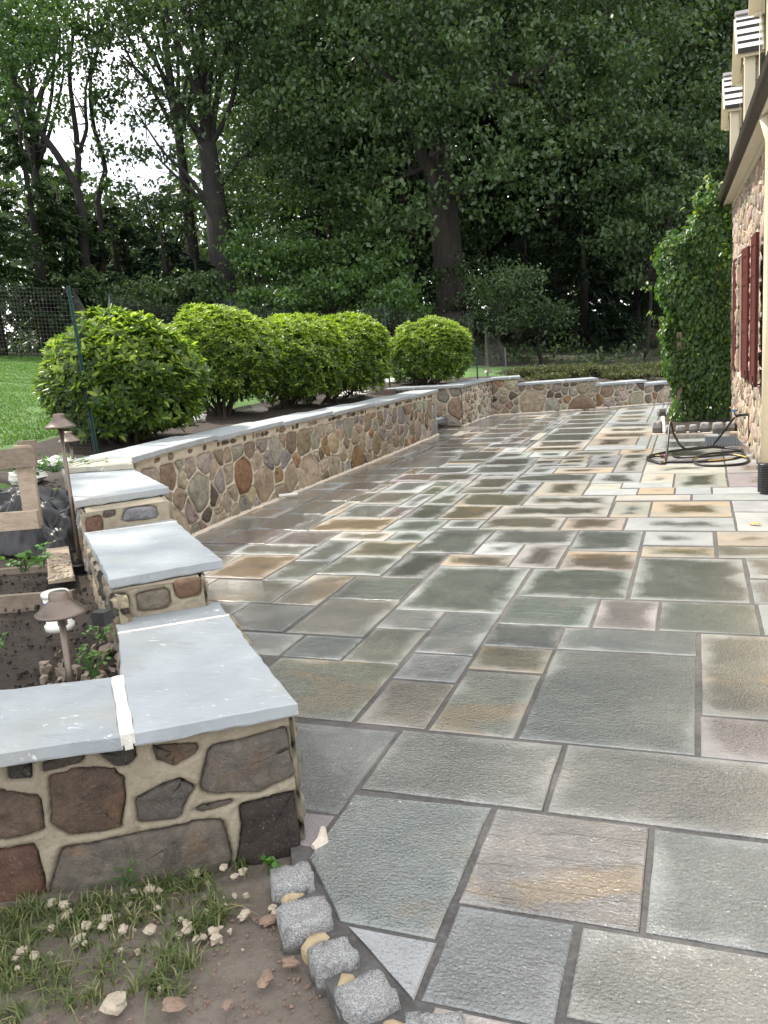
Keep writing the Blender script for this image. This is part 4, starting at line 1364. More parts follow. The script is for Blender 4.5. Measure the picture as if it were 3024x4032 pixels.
# hose
hz = empty('garden_hose', (.05, 9.6, 0), 'coiled black garden hose with a yellow stripe lying on the flagstones by the house', 'hose')
HPT = [(.40, 10.14, .36), (.33, 10.2, .25), (.20, 10.3, .06), (.12, 10.25, .012), (-.25, 10.05, .012), (-.50, 9.62, .012), (-.36, 9.26, .013), (.08, 9.22, .013), (.40, 9.42, .014), (.45, 9.85, .03), (.12, 10.15, .03),
       (-.18, 9.95, .03), (-.22, 9.6, .014), (.05, 9.42, .03), (.33, 9.55, .03), (.50, 9.35, .014), (.42, 9.0, .014), (.12, 8.93, .014), (-.03, 9.15, .03), (.10, 9.5, .045), (.36, 9.75, .03), (.47, 9.95, .02), (.20, 10.05, .05),
       (-.10, 9.82, .06), (-.22, 9.85, .20), (-.26, 9.8, .36), (-.275, 9.74, .33), (-.29, 9.55, .16), (-.30, 9.30, .03), (-.33, 9.12, .016), (-.43, 9.25, .022), (-.50, 9.45, .016), (-.42, 9.62, .02), (-.36, 9.6, .022)]
hpts = spline(HPT, 420)
hpts[:, 2] = np.maximum(hpts[:, 2], .013)
V, Fc = tube(hpts, .0125, 8)
ho = mk('hose', V, Fc, M_HOSE, hz, True)
ho.data.materials.append(M_HOSEY)
fm = np.zeros(len(Fc), np.int32)
for i in range(len(hpts) - 1):
    if (i // 9) % 5 == 0: fm[i * 8 + 1] = 1
ho.data.polygons.foreach_set('material_index', fm)
MB().tube([(-.36, 9.60, .022), (-.31, 9.585, .024)], .019, 10).build('coupling', M_BLACKP, hz)
MB().tube([(-.325, 9.59, .024), (-.312, 9.586, .024)], .0205, 10).build('collar', M_REDP, hz)
# grate by the wall
gr = MB()
gr.prism([(.10, 10.42), (.515, 10.40), (.46, 11.27), (.10, 11.29)], -.004, .006)
for i in range(11):
    x = .125 + i * .033
    gr.box((x, 10.85, .010), (.012, .80, .010))
tag(gr.build('floor_grate', M_MAT), 'dark floor grate set in the paving beside the house wall', 'grate')

# ------------------------------------------------------------------ granite edging
def cobble(c, size, rot, label, cat='cobble', group=None, seed=0):
    r = np.random.default_rng(seed + 50)
    n = 6
    x, y, z = np.array(size) / 2
    g = np.linspace(-1, 1, n)
    V, idx = [], {}
    Fc = []
    def vid(i, j, k):
        if (i, j, k) not in idx:
            p = np.array([g[i], g[j], g[k]])
            q = p / (np.sum(np.abs(p) ** 18) ** (1 / 18))
            q = q * np.array([x, y, z]) + r.normal(0, .0036, 3)
            q[:2] *= 1 - .10 * (q[2] < 0) * 0 + .06 * (-q[2] / z)
            idx[(i, j, k)] = len(V); V.append(q)
        return idx[(i, j, k)]
    m = n - 1
    for a in range(m):
        for b in range(m):
            Fc += [(vid(a, b, m), vid(a + 1, b, m), vid(a + 1, b + 1, m), vid(a, b + 1, m)),
                   (vid(a, 0, b), vid(a + 1, 0, b), vid(a + 1, 0, b + 1), vid(a, 0, b + 1)),
                   (vid(a, m, b), vid(a, m, b + 1), vid(a + 1, m, b + 1), vid(a + 1, m, b)),
                   (vid(0, a, b), vid(0, a, b + 1), vid(0, a + 1, b + 1), vid(0, a + 1, b)),
                   (vid(m, a, b), vid(m, a + 1, b), vid(m, a + 1, b + 1), vid(m, a, b + 1))]
    co, si = math.cos(rot), math.sin(rot)
    V = [(p[0] * co - p[1] * si, p[0] * si + p[1] * co, p[2]) for p in V]
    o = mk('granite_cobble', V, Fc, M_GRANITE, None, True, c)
    return tag(o, label, cat, group)


FC = [((-1.052, 1.838, -.035), (.118, .108, .12), .55, 'grey granite edging cobble beside the wall corner, farthest up the curved row'),
      ((-.948, 1.702, -.035), (.138, .120, .125), .62, 'large grey granite edging cobble, second down from the wall corner'),
      ((-.822, 1.592, -.040), (.108, .096, .125), .72, 'white and black blotched granite cobble in the middle of the curved edging'),
      ((-.693, 1.490, -.035), (.124, .114, .125), .80, 'bright pale granite cobble with dark wet sides next to the small triangular flagstone'),
      ((-.520, 1.435, -.035), (.13, .10, .11), .28, 'yellowish granite cobble cut by the lower edge of the photo')]
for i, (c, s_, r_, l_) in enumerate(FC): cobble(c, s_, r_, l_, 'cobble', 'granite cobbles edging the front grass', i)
MPT = [[(-1.075, 1.785), (-1.01, 1.845), (-.985, 1.80), (-1.035, 1.755)], [(-.935, 1.625), (-.885, 1.695), (-.85, 1.665), (-.895, 1.605)], [(-.785, 1.50), (-.785, 1.585), (-.735, 1.555), (-.755, 1.495)], [(-.65, 1.435), (-.62, 1.475), (-.575, 1.455), (-.60, 1.42)]]
MLB = ['tan mortar patch between the two cobbles nearest the wall corner', 'tan mortar patch between the large grey cobble and the blotched cobble', 'tan mortar patch between the blotched cobble and the bright pale cobble', 'tan mortar patch between the bright pale cobble and the yellowish cobble']
for P, l_ in zip(MPT, MLB):
    Q = soften(P, 1, .25, .004); c = Q.mean(0); n = len(Q)
    V = [(q[0], q[1], -.05) for q in Q] + [(q[0], q[1], -.012) for q in Q] + [((q * .7 + c * .3)[0], (q * .7 + c * .3)[1], .001 + rng.normal(0, .002)) for q in Q] + [(c[0], c[1], .004)]
    Fc = []
    for r in range(2):
        for i in range(n): Fc.append((r * n + i, r * n + (i + 1) % n, (r + 1) * n + (i + 1) % n, (r + 1) * n + i))
    Fc += [(2 * n + i, 2 * n + (i + 1) % n, 3 * n) for i in range(n)]
    A = sum(Q[i][0] * Q[(i + 1) % n][1] - Q[(i + 1) % n][0] * Q[i][1] for i in range(n))
    if A < 0: Fc = [f[::-1] for f in Fc]
    tag(mk('mortar_patch', V, Fc, mortarmat('tan mortar', (.42, .32, .19), (.56, .45, .29)) if 'M_TANM' not in globals() else M_TANM, None, True), l_, 'mortar', 'mortar patches between the front cobbles')
    M_TANM = bpy.data.materials['tan mortar']
# cobbles round the creeper bed
VC = [(-.485, 11.80, .115, .17), (-.336, 11.72, .09, .12), (-.19, 11.73, .12, .105), (-.034, 11.73, .095, .115), (.106, 11.77, .115, .13), (.265, 11.69, .13, .135), (.420, 11.77, .115, .125)]
ORD = ['large sunlit granite cobble at the left end of the row in front of the creeper', 'small granite cobble second from the left in the row before the creeper', 'granite cobble third from the left behind the raised loop of hose', 'narrow granite cobble at the middle of the row before the creeper',
       'granite cobble third from the right in the row before the creeper', 'wide granite cobble second from the right in the row before the creeper', 'granite cobble at the right end of the row behind the slanting hose']
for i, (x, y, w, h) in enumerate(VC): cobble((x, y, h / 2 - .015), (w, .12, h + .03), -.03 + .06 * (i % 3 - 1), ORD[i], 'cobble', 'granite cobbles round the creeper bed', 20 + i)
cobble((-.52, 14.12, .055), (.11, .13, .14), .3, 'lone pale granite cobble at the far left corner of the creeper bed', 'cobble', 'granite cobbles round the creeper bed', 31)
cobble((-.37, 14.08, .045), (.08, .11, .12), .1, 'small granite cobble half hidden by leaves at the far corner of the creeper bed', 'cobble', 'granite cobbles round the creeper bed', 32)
b = MB()
b.prism([(-.55, 11.66), (.50, 11.63), (.49, 11.85), (-.55, 11.90)], -.03, .012)
b.prism([(-.44, 11.90), (-.39, 11.90), (-.47, 14.0), (-.52, 14.0)], -.03, .010)
tag(b.build('mortar_bed', M_CREAMM), kind='structure')
b = MB(); b.prism([(-.38, 11.86), (.47, 11.84), (.42, 14.35), (-.45, 14.35)], -.03, .03)
tag(b.build('creeper_bed', M_SOIL), kind='structure')
# yellow leaf
lf = spline([(0, 0, 0), (.02, .012, .004), (.05, .004, .012), (.075, -.004, .006)], 7)
V = []
for i, p in enumerate(lf):
    w = .020 * math.sin(math.pi * (i + .4) / 7.2)
    V += [(p[0] + .352, p[1] + 6.30 - w, p[2] + .006 + .006 * (i % 2)), (p[0] + .352, p[1] + 6.30, p[2] + .004), (p[0] + .352, p[1] + 6.30 + w, p[2] + .009)]
tag(mk('fallen_leaf', V, [q for i in range(6) for q in ((3 * i, 3 * i + 3, 3 * i + 4, 3 * i + 1), (3 * i + 1, 3 * i + 4, 3 * i + 5, 3 * i + 2))], M_YLEAF), 'single yellow fallen leaf on the pale flagstone near the downspout', 'leaf')

# ------------------------------------------------------------------ path lights
def path_light(top, base, label, dia=.165, group='bronze path lights'):
    top, base = np.array(top, float), np.array(base, float)
    o = empty('path_light', tuple(base), label, 'path light', group)
    R = dia / 2
    ax = unit(top - base)
    MB().tube([base - ax * .04, top - ax * .02], .0115, 12).build('stake', M_BRONZE, o, True)
    prof = [(.012, -.050), (.022, -.048), (R * .93, -.046), (R, -.042), (R, -.037), (R * .93, -.033), (R * .40, .004), (R * .385, .008), (R * .385, .026), (R * .33, .031), (.0, .032)]
    MB().lathe(prof, tuple(top), 32).build('shade', M_BRONZE, o, True)
    MB().lathe([(.0, -.085), (.016, -.083), (.017, -.05), (.0, -.05)], tuple(top), 12).build('socket', M_BRONZE, o, True)
    return o


path_light(at(128, 1298, 2.78), at(152, 1490, 2.78) - np.array([.0, 0, .12]), 'bronze path light with a broad cone cap, nearest the camera behind the front coping', .168)
path_light(at(128, 906, 4.60), at(173, 1213, 4.62), 'tall bronze path light standing in a black pot beside the stepped wall', .168)
path_light(at(148, 941, 6.3), at(160, 990, 6.3) - np.array([0, 0, .12]), 'bronze path light partly hidden behind the taller lamp, left of the green post', .165)
path_light(at(940, 807, 15.3), at(944, 832, 15.3) - np.array([0, 0, .1]), 'small path light glowing pale under the lone round bush', .17)
path_light(at(1053, 800, 16.6), at(1054, 818, 16.6) - np.array([0, 0, .1]), 'small path light behind the bend of the far wall', .17)
path_light(at(1243, 793, 17.6), at(1244, 812, 17.6) - np.array([0, 0, .12]), 'small path light among the low shrubs behind the far wall', .175)
pot = MB().lathe([(.0, -.10), (.045, -.10), (.06, .03), (.066, .03), (.066, .042), (.058, .042), (.05, .02), (.0, .018)], tuple(at(172, 1232, 4.60)), 18)
tag(pot.build('plant_pot', M_BLACKP, None, True), 'black plastic pot around the foot of the tall path light', 'pot')
bk = at(126, 1332, 3.32)
o = empty('plastic_tub', tuple(bk), 'white plastic tub on the soil half hidden by the nearest path light', 'tub')
MB().lathe([(.0, -.05), (.055, -.05), (.058, -.03), (.048, -.02), (.048, .085), (.0, .085)], tuple(bk), 20).build('tub', M_WHITEP, o, True)
MB().lathe([(.049, .05), (.050, .05), (.050, .068), (.049, .068)], tuple(bk), 20).build('label_band', M_BLUEP, o)
MB().lathe([(.0, .104), (.05, .103), (.053, .098), (.053, .086), (.0, .086)], tuple(bk), 20).build('lid', M_WHITEP, o, True)
tag(MB().box(tuple(at(255, 1331, 3.0) + np.array([-.05, -.02, .0])), (.05, .045, .05), None, .004).build('plastic_block', M_BLACKP), 'small black plastic block lying on the crumbled soil by the wall', 'block')

# ------------------------------------------------------------------ pallets and sheet
pl = empty('pallet', (-3.2, 3.3, .3), 'old grey pallet lying on the soil by the stepped wall, one board caked with mortar', 'pallet')
sd = unit(np.array([.93, .37, 0]))
pd = unit(np.array([-.66, .75, 0]))
o0 = np.array([-2.88, 3.12, .0])
for k, (d, w) in enumerate(((0.0, .045), (.14, .04), (.62, .04), (1.15, .04))):
    c = o0 + pd * d
    b = MB().bar(c - sd * 1.15 + np.array([0, 0, .33]), c + sd * .06 + np.array([0, 0, .33]), w, .11 if k != 1 else .03, (0, 0, 1), .002).build('stringer', M_WOOD, pl)
for a, e_, m in (((-2.99, 3.25), (-4.08, 4.45), M_WOODL), ((-3.42, 3.05), (-3.95, 3.66), M_WOODL), ((-3.56, 2.98), (-4.6, 4.2), M_WOOD)):
    a, e_ = np.array([*a, .397]), np.array([*e_, .397])
    MB().bar(a, e_, .125, .017, (0, 0, 1), .002).build('deck_board', m, pl)
mc = MB()
for i in range(60):
    p = np.array([-2.99, 3.25, .408]) + np.array([.74, .67, 0]) * rng.uniform(-.055, .055) + np.array([-.67, .74, 0]) * (rng.uniform(0, 1) ** 1.8 * .6)
    mc.box(p, rng.uniform(.006, .02, 3) * np.array([1, 1, .5]), None, .003)
mc.build('mortar_lumps', M_CRUMB, pl)
[c for c in pl.children if c.name.startswith('mortar_lumps')][0]['kind'] = 'stuff'
up = empty('pallet', (-3.8, 3.6, .42), 'upright wooden pallet frame standing behind the lying pallet by the black sheet', 'pallet')
for (xa, ya, xb, yb, d, th, m) in ((-60, 984, 78, 986, 4.75, .022, M_WOOD), (-60, 1121, 83, 1122, 4.70, .022, M_WOODL)):
    a, e_ = at(xa, ya, d + .0), at(xb, yb, d)
    a[2] = e_[2]
    MB().bar(a, e_, .022, .105, (0, 0, 1), .0015).build('rail', m, up)
a, e_ = at(53, 1000, 4.80), at(53, 1112, 4.80); e_[:2] = a[:2]
MB().bar(e_ - np.array([0, 0, .08]), a + np.array([0, 0, .10]), .095, .03, tuple(CF), .0015).build('upright', M_WOODL, up)
a, e_ = at(40, 962, 4.9), at(78, 962, 4.9); e_[2] = a[2]
MB().bar(a, e_, .03, .05, (0, 0, 1), .001).build('block', M_WOOD, up)
# crumpled plastic sheet
n = 70
U, Vv = np.meshgrid(np.linspace(-1, 1, n), np.linspace(-1, 1, n))
ang = np.arctan2(Vv, U)
rad = np.maximum(abs(U), abs(Vv))
base = np.array([-3.92, 4.12, .44])
X = base[0] + rad * (.52 + .10 * np.sin(3 * ang)) * np.cos(ang) * 1.15; Y = base[1] + rad * (.42 + .08 * np.cos(2 * ang)) * np.sin(ang)
def ridged(x, y, s, sd_):
    r_ = np.random.default_rng(sd_); o_ = np.zeros_like(x)
    for _ in range(5):
        a_ = r_.uniform(0, 6.28); ph = r_.uniform(0, 6.28)
        o_ += 1 - np.abs(np.sin((x * math.cos(a_) + y * math.sin(a_)) * s * r_.uniform(.7, 1.5) + ph + .8 * np.sin(x * s * .6 + y * s * .4)))
    return o_ / 5
Z = base[2] + .30 * (1 - rad ** 1.6) + .17 * (ridged(X, Y, 7, 3) - .4) + .10 * (ridged(X, Y, 21, 5) - .4) + .03 * (ridged(X, Y, 47, 8) - .4)
Z = np.where(rad > .97, np.minimum(Z, ground_z(X, Y) + .02), Z)
q = np.arange(n * n).reshape(n, n)
qd = np.stack([q[:-1, :-1], q[:-1, 1:], q[1:, 1:], q[1:, :-1]], -1).reshape(-1, 4)
tag(raw_mesh('plastic_sheet', np.stack([X.ravel(), Y.ravel(), Z.ravel()], 1), qd.ravel(), 4, M_SHEET), 'crumpled black plastic sheet heaped behind the upright pallet', 'plastic sheet')

# ------------------------------------------------------------------ netting fence
PA = [(-7.6, 5.35), (-4.93, 5.98), (-6.35, 8.35), (-6.25, 10.9), (-5.05, 14.05), (-3.75, 14.85 + .35), (-3.45, 16.3)]
TOPS = [1.47, 1.42, 1.42, 1.42, 1.40, 1.33, .62]
fn = empty('garden_fence', (-4.93, 5.98, .7), 'grey plastic mesh garden fence strung between green metal posts behind the bushes', 'fence')
for i, (p, h) in enumerate(zip(PA, TOPS)):
    if i == 0: continue
    z = float(ground_z(*p))
    lean = np.array([.0, 0, 0]) if i != 1 else np.array([.03, .0, 0])
    b = MB()
    a, t_ = np.array([*p, z - .1]) + lean, np.array([*p, z + h]) - lean
    if i < 6:
        b.bar(a, t_, .034, .005, (1, .3, 0)); b.bar(a + np.array([0, .012, 0]), t_ + np.array([0, .012, 0]), .005, .028, (1, .3, 0))
        for k in range(18):
            c = a + (t_ - a) * (.12 + k * .047); b.box(c - np.array([.0, .006, 0]), (.012, .012, .010))
        b.build('post', M_GREENP, fn)
    else:
        b.tube([a, t_], .012, 8); b.build('stake', M_NET, fn)
nv, nf = [], []
net_mb = MB()
def strand(pts, r=.0007):
    v, f = tube(pts, r, 3, False); net_mb.add(v, f)
for (p, q_, h0, h1, sag) in zip(PA[:-1], PA[1:], TOPS[:-1], TOPS[1:], (.02, .28, .10, .16, .10, .05)):
    p, q_ = np.array(p), np.array(q_); L = np.linalg.norm(q_ - p); m = int(L / .032)
    def H(t, v):
        x = p + (q_ - p) * t
        z = float(ground_z(*x))
        top = h0 + (h1 - h0) * t - sag * math.sin(math.pi * t)
        side = .02 * math.sin(9 * t + 4 * v)
        nrm = np.array([-(q_ - p)[1], (q_ - p)[0]]) / L
        x = x + nrm * side
        return (x[0], x[1], z + v * top)
    for i in range(m): strand([H(i / m, v) for v in np.linspace(0, .985, 7)])
    for v in np.linspace(.01, .985, 44): strand([H(t, v) for t in np.linspace(0, 1, 12)], .0006)
nt_ = net_mb.build('netting', M_NET, fn)
nt_['kind'] = 'stuff'

# ------------------------------------------------------------------ debris
def lump(name, c, size, mat, label, cat, group=None, seed=0, parent=None, smooth=False):
    r = np.random.default_rng(seed)
    V, Fc = [], []
    n, m = 9, 5
    for i in range(m):
        th = math.pi * (i + .6) / (m + .2)
        for k in range(n):
            a = 2 * math.pi * k / n
            q = np.array([math.sin(th) * math.cos(a), math.sin(th) * math.sin(a), math.cos(th)]) * (1 + r.normal(0, .2) + .25 * abs(math.sin(2.3 * a + seed)))
            V.append(q * np.array(size) / 2)
    for i in range(m - 1):
        for k in range(n): Fc.append((i * n + k, (i + 1) * n + k, (i + 1) * n + (k + 1) % n, i * n + (k + 1) % n))
    Fc.append(tuple(range(n)))
    rot = r.uniform(0, 6.28); co, si = math.cos(rot), math.sin(rot)
    V = [(v[0] * co - v[1] * si, v[0] * si + v[1] * co, v[2]) for v in V]
    o = mk(name, V, Fc, mat, parent, smooth, c)
    if label: tag(o, label, cat, group)
    return o


CRB = [(-1.476, 1.701), (-1.442, 1.724), (-1.412, 1.726), (-1.477, 1.563), (-1.482, 1.588), (-1.414, 1.566), (-1.341, 1.585), (-1.52, 1.552), (-1.505, 1.509), (-1.483, 1.498), (-1.678, 1.602), (-1.638, 1.603), (-1.6, 1.571),
       (-1.625, 1.432), (-1.625, 1.406), (-1.582, 1.427), (-1.594, 1.381), (-1.242, 1.294), (-1.373, 1.661), (-1.375, 1.506), (-1.609, 1.52), (-1.349, 1.822), (-1.221, 1.861), (-1.287, 1.866), (-1.254, 1.625), (-1.177, 1.627), (-1.066, 1.743),
       (-1.344, 1.584), (-1.157, 1.604), (-1.204, 1.587), (-1.127, 1.701), (-1.234, 1.835), (-1.284, 1.639), (-1.19, 1.60), (-1.165, 1.64), (-1.245, 1.61), (-1.263, 1.632), (-1.05, 1.73), (-1.36, 1.81)]
EXTRA = [(float(a), float(b)) for a, b in zip(rng.uniform(-1.6, -1.0, 26), rng.uniform(1.42, 1.85, 26)) if b < 2.06 + .55 * (a + 1.09) - .06 and b > 1.4]
ck = MB()
for x, y in EXTRA:
    s_ = rng.uniform(.006, .014); ck.box((x, y, float(ground_z(x, y)) + .012), rng.uniform(.6, 1.2, 3) * s_, None, s_ * .2)
tag(ck.build('crumb_specks', M_CRUMB), kind='stuff')
for i, (x, y) in enumerate(CRB):
    s_ = rng.uniform(.010, .026)
    z = float(ground_z(x, y)) + .020
    lump('mortar_crumb', (x, y, z), (s_ * 1.2, s_, s_ * .75), M_CRUMB, 'small pale mortar crumb lying in the sparse grass below the front wall', 'mortar crumb', 'pale mortar crumbs dropped in the front grass', 100 + i)
lump('mortar_lump', (-1.276, 1.351, -.022), (.062, .05, .032), M_CRUMB, 'largest cream mortar lump lying low in the front grass', 'mortar lump', None, 7)
for i, (x, y, s_, l_) in enumerate(((-1.139, 1.385, .052, 'pinkish stone chip on the bare dirt, left of the other chips'), (-1.014, 1.419, .03, 'small flat tan stone chip on the bare dirt'), (-.965, 1.515, .045, 'brown stone chip on the dirt just left of the blotched cobble'),
                                    (-.931, 1.58, .038, 'tan stone chip tucked against the large grey cobble'), (-1.056, 1.706, .045, 'brown stone chip beside the second cobble and the pale crumb'))):
    lump('stone_chip', (x, y, -.022), (s_, s_ * .7, s_ * .4), M_CHIP, l_, 'stone chip', None, 300 + i)
WS = [((-5.25, 5.72), .26, 'whitish flat edging stone at far left beside the pallet'), ((-4.62, 6.55), .0, '')]
WS = [(at(52, 1000, 6.0), .30, 'whitish flat edging stone on the lawn at the left margin above the pallet'), (at(118, 982, 6.6), .28, 'whitish flat edging stone on the lawn left of the two path lights'),
      (at(398, 928, 9.2), .30, 'whitish edging stone showing under the nearest bush'), (at(430, 918, 9.6), .22, 'small whitish edging stone under the bushes right of the bigger one'), (at(545, 900, 10.6), .34, 'whitish edging stone in the gap between second and third bush'),
      (at(655, 878, 11.8), .36, 'whitish edging stone under the third bush'), (at(762, 856, 12.9), .5, 'long whitish edging stone right of the clipped bush group'), (at(845, 829, 15.6), .42, 'whitish edging stone on the grass left of the lone bush'), (at(880, 826, 15.8), .26, 'small whitish edging stone nearest the lone bush')]
for i, (p, s_, l_) in enumerate(WS):
    z = float(ground_z(p[0], p[1]))
    lump('edging_stone', (p[0], p[1], z + .03), (s_, s_ * .7, .10), M_PALE, l_, 'edging stone', 'whitish stones edging the raised bed', 400 + i)
# clods on the soil bed
ck = MB()
for i in range(2200):
    x, y = rng.uniform(-3.6, -1.7), rng.uniform(1.9, 3.9)
    if in_poly(np.array(x), np.array(y), LOWP) or seg_dist(np.array(x), np.array(y), WALLC) < .22: continue
    s_ = rng.uniform(.004, .020) * rng.uniform(.4, 1)
    ck.box((x, y, float(ground_z(x, y)) + s_ * .2 + .01), rng.uniform(.5, 1.3, 3) * s_, None, s_ * .18)
tag(ck.build('soil_clods', M_SOIL), kind='stuff')
ck = MB()
for i in range(260):
    x, y = rng.uniform(-2.6, -1.75), rng.uniform(2.1, 3.2)
    d = seg_dist(np.array(x), np.array(y), WALLC)
    if in_poly(np.array(x), np.array(y), LOWP) or not (.2 < d < .52): continue
    s_ = rng.uniform(.008, .035)
    ck.box((x, y, float(ground_z(x, y)) + .012), rng.uniform(.5, 1.2, 3) * s_, None, s_ * .2)
tag(ck.build('mortar_rubble', mortarmat('earthy mortar rubble', (.20, .16, .12), (.32, .26, .20))), kind='stuff')
ck = MB()
for i in range(700):
    x, y = rng.uniform(-1.45, -.6), rng.uniform(1.2, 1.75)
    if not in_poly(np.array(x), np.array(y), LOWP) or y > 1.45 - .95 * (x + .75) : continue
    s_ = rng.uniform(.002, .007)
    ck.box((x, y, float(ground_z(x, y)) + s_ * .3 + .004), rng.uniform(.6, 1.2, 3) * s_, None, s_ * .2)
tag(ck.build('grit', M_CHIP), kind='stuff')

# ------------------------------------------------------------------ clipped rhododendrons
def rand_dir(n):
    v = rng.normal(size=(n, 3)); return unit(v)


def bush(base, c, r, nw, label, seed, stems=11, leafL=.072, yf=1.0):
    base, c, r = np.array(base, float), np.array(c, float), np.array(r, float)
    o = empty('round_bush', tuple(base), label, 'bush', 'clipped round bushes along the wall')
    D = rand_dir(int(nw * 1.9))
    D = D[D[:, 2] > -.74][:nw]
    k = 1 + .045 * np.sin(D[:, 0] * 5 + seed) + .05 * np.sin(D[:, 1] * 6 + 2 * seed) + .05 * np.sin(D[:, 2] * 9 + D[:, 0] * 7 + seed)
    shell = rng.uniform(.91, 1.015, len(D)) * k
    low = sstep(D[:, 2], .0, -.6)
    keep = rng.uniform(0, 1, len(D)) > .45 * low
    D, shell, k = D[keep], shell[keep], k[keep]
    P = c + D * r * shell[:, None]
    ax = unit(D * .8 + np.array([0, 0, .75]) + rng.normal(0, .25, D.shape))
    PP, DD, NN, LL, VV = [], [], [], [], []
    for j in range(7):
        a = 2 * math.pi * j / 7 + rng.uniform(0, .6, len(P))
        u = unit(np.cross(ax, rng.normal(size=ax.shape))) if j == 0 else u
        w = np.cross(ax, u)
        rad = u * np.cos(a)[:, None] + w * np.sin(a)[:, None]
        tl = rng.uniform(.3, 1.0, len(P))[:, None]
        d = unit(rad + ax * tl)
        PP.append(P + rad * .006); DD.append(d); NN.append(unit(ax - d * np.sum(ax * d, 1)[:, None] + 1e-4))
        LL.append(leafL * rng.uniform(.65, 1.15, len(P)))
        young = (shell / k > .92) & (rng.uniform(0, 1, len(P)) < yf * (.26 + .64 * sstep(D[:, 2], -.02, .62)))  # fresh outer growth; the top weighting also paints in the sunlit crowns
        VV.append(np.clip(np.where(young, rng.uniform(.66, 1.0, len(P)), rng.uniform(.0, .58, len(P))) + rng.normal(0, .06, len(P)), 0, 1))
    # inner, older leaves
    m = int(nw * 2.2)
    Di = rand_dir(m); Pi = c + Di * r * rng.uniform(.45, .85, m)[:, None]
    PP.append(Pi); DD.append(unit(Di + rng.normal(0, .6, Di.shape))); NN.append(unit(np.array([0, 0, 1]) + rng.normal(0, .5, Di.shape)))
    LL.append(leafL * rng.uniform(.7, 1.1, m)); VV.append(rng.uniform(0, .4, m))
    P, D, N_, L, V = map(np.concatenate, (PP, DD, NN, LL, VV))
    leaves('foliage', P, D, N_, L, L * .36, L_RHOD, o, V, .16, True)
    b = MB()
    for i in range(stems):
        t = c + rand_dir(1)[0] * r * np.array([.8, .8, .55]) * rng.uniform(.5, .95)
        s0 = base + np.array([rng.normal(0, .07), rng.normal(0, .07), -.05])
        mid = s0 + (t - s0) * .45 + np.array([rng.normal(0, .07), rng.normal(0, .07), -.04])
        p = spline([s0, mid, t], 9)
        b.tube(p, np.linspace(.030, .006, 9) * rng.uniform(.7, 1.25), 6)
        for _ in range(4):
            q0 = p[rng.integers(3, 8)]; q1 = q0 + rand_dir(1)[0] * rng.uniform(.15, .4) + np.array([0, 0, .1])
            b.tube(spline([q0, (q0 + q1) / 2 + rng.normal(0, .03, 3), q1], 5), np.linspace(.009, .003, 5), 5)
    b.build('stem', M_TWIG, o, True)
    return o


def bpos(x, y, d):
    p = at(x, y, d); return (p[0], p[1], float(ground_z(p[0], p[1])))


bush(bpos(272, 962, 7.85), at(268, 826, 7.95), (.78, .72, .61), 1600, 'nearest and widest round rhododendron bush, duller green behind the leaning green post', 1, 11, .096, .5)
bush(bpos(480, 906, 10.2), at(478, 775, 10.25), (.73, .70, .62), 2300, 'second round bush, tallest of the row with bare dark stems below', 2)
bush(bpos(606, 886, 11.0), at(638, 783, 11.2), (.66, .64, .61), 1950, 'third round bush in the row between the tall bush and the end bush', 3)
bush(bpos(708, 868, 11.9), at(752, 775, 12.1), (.58, .60, .60), 1700, 'fourth round bush at the far end of the touching row', 4)
bush(bpos(915, 834, 15.1), at(932, 762, 15.1), (.72, .72, .60), 2300, 'lone round bush standing apart at the bend of the wall', 5)

# ------------------------------------------------------------------ creeper on its post by the house
vn = empty('climbing_vine', (-.1, 13.0, 0), 'tall mass of green climbing vine grown over a post at the house corner', 'vine')
n = 10500
U = rng.uniform(0, 1, n); Zv = rng.uniform(.02, 1, n)
lefts = lambda z: -.25 - .14 * sstep(z, .3, 1.7) + .05 * np.sin(z * 5) - .04 * np.sin(z * 11)
zmax = 3.0
zz = Zv * zmax
xl = lefts(zz)
face = rng.uniform(0, 1, n)
fx = face < .55
x = np.where(fx, xl + (np.minimum(HX(12.9), .50) - xl) * U, xl + rng.normal(0, .03, n))
y = np.where(fx, 12.95 + .10 * np.sin(x * 7 + zz * 3) + .07 * np.sin(zz * 6.5 + x * 4) + rng.exponential(.07, n), 12.95 + 1.3 * U)
topz = 2.52 + .55 * sstep(x, -.35, .35) + .08 * np.sin(x * 9)
ok = zz < topz
lowgap = (zz < .25) & (rng.uniform(0, 1, n) < .3)
ok &= ~lowgap
x, y, zz, fx = x[ok], y[ok], zz[ok], fx[ok]
m = 1100
xt = rng.uniform(-.38, .48, m); yt = rng.uniform(12.9, 14.2, m)
zt = 2.50 + .55 * sstep(xt, -.35, .35) + .08 * np.sin(xt * 9) + rng.normal(0, .07, m)
P = np.concatenate([np.stack([x, y, zz], 1), np.stack([xt, yt, zt], 1)])
Nf = np.concatenate([np.where(fx[:, None], np.array([-.25, -1, .45]), np.array([-1, -.15, .45])), np.tile(np.array([-.2, -.2, 1.0]), (m, 1))])
Nf = unit(Nf + rng.normal(0, .38, Nf.shape))
Dn = np.array([0, 0, -1.0]) + rng.normal(0, .5, P.shape)
Dn = unit(Dn - Nf * np.sum(Dn * Nf, 1)[:, None])
L = rng.uniform(.05, .098, len(P))
leaves('foliage', P + Nf * rng.uniform(0, .09, len(P))[:, None], Dn, Nf, L, L * .55, L_VINE, vn, np.clip(rng.beta(2, 2.2, len(P)), 0, 1), .14, True)
m = 2600
Pi = np.stack([rng.uniform(-.34, .47, m), rng.uniform(13.1, 14.1, m), rng.uniform(.3, 2.75, m)], 1)
leaves('inner_foliage', Pi, rand_dir(m), rand_dir(m), .10, .07, L_VINE, vn, rng.uniform(0, .3, m), .1)
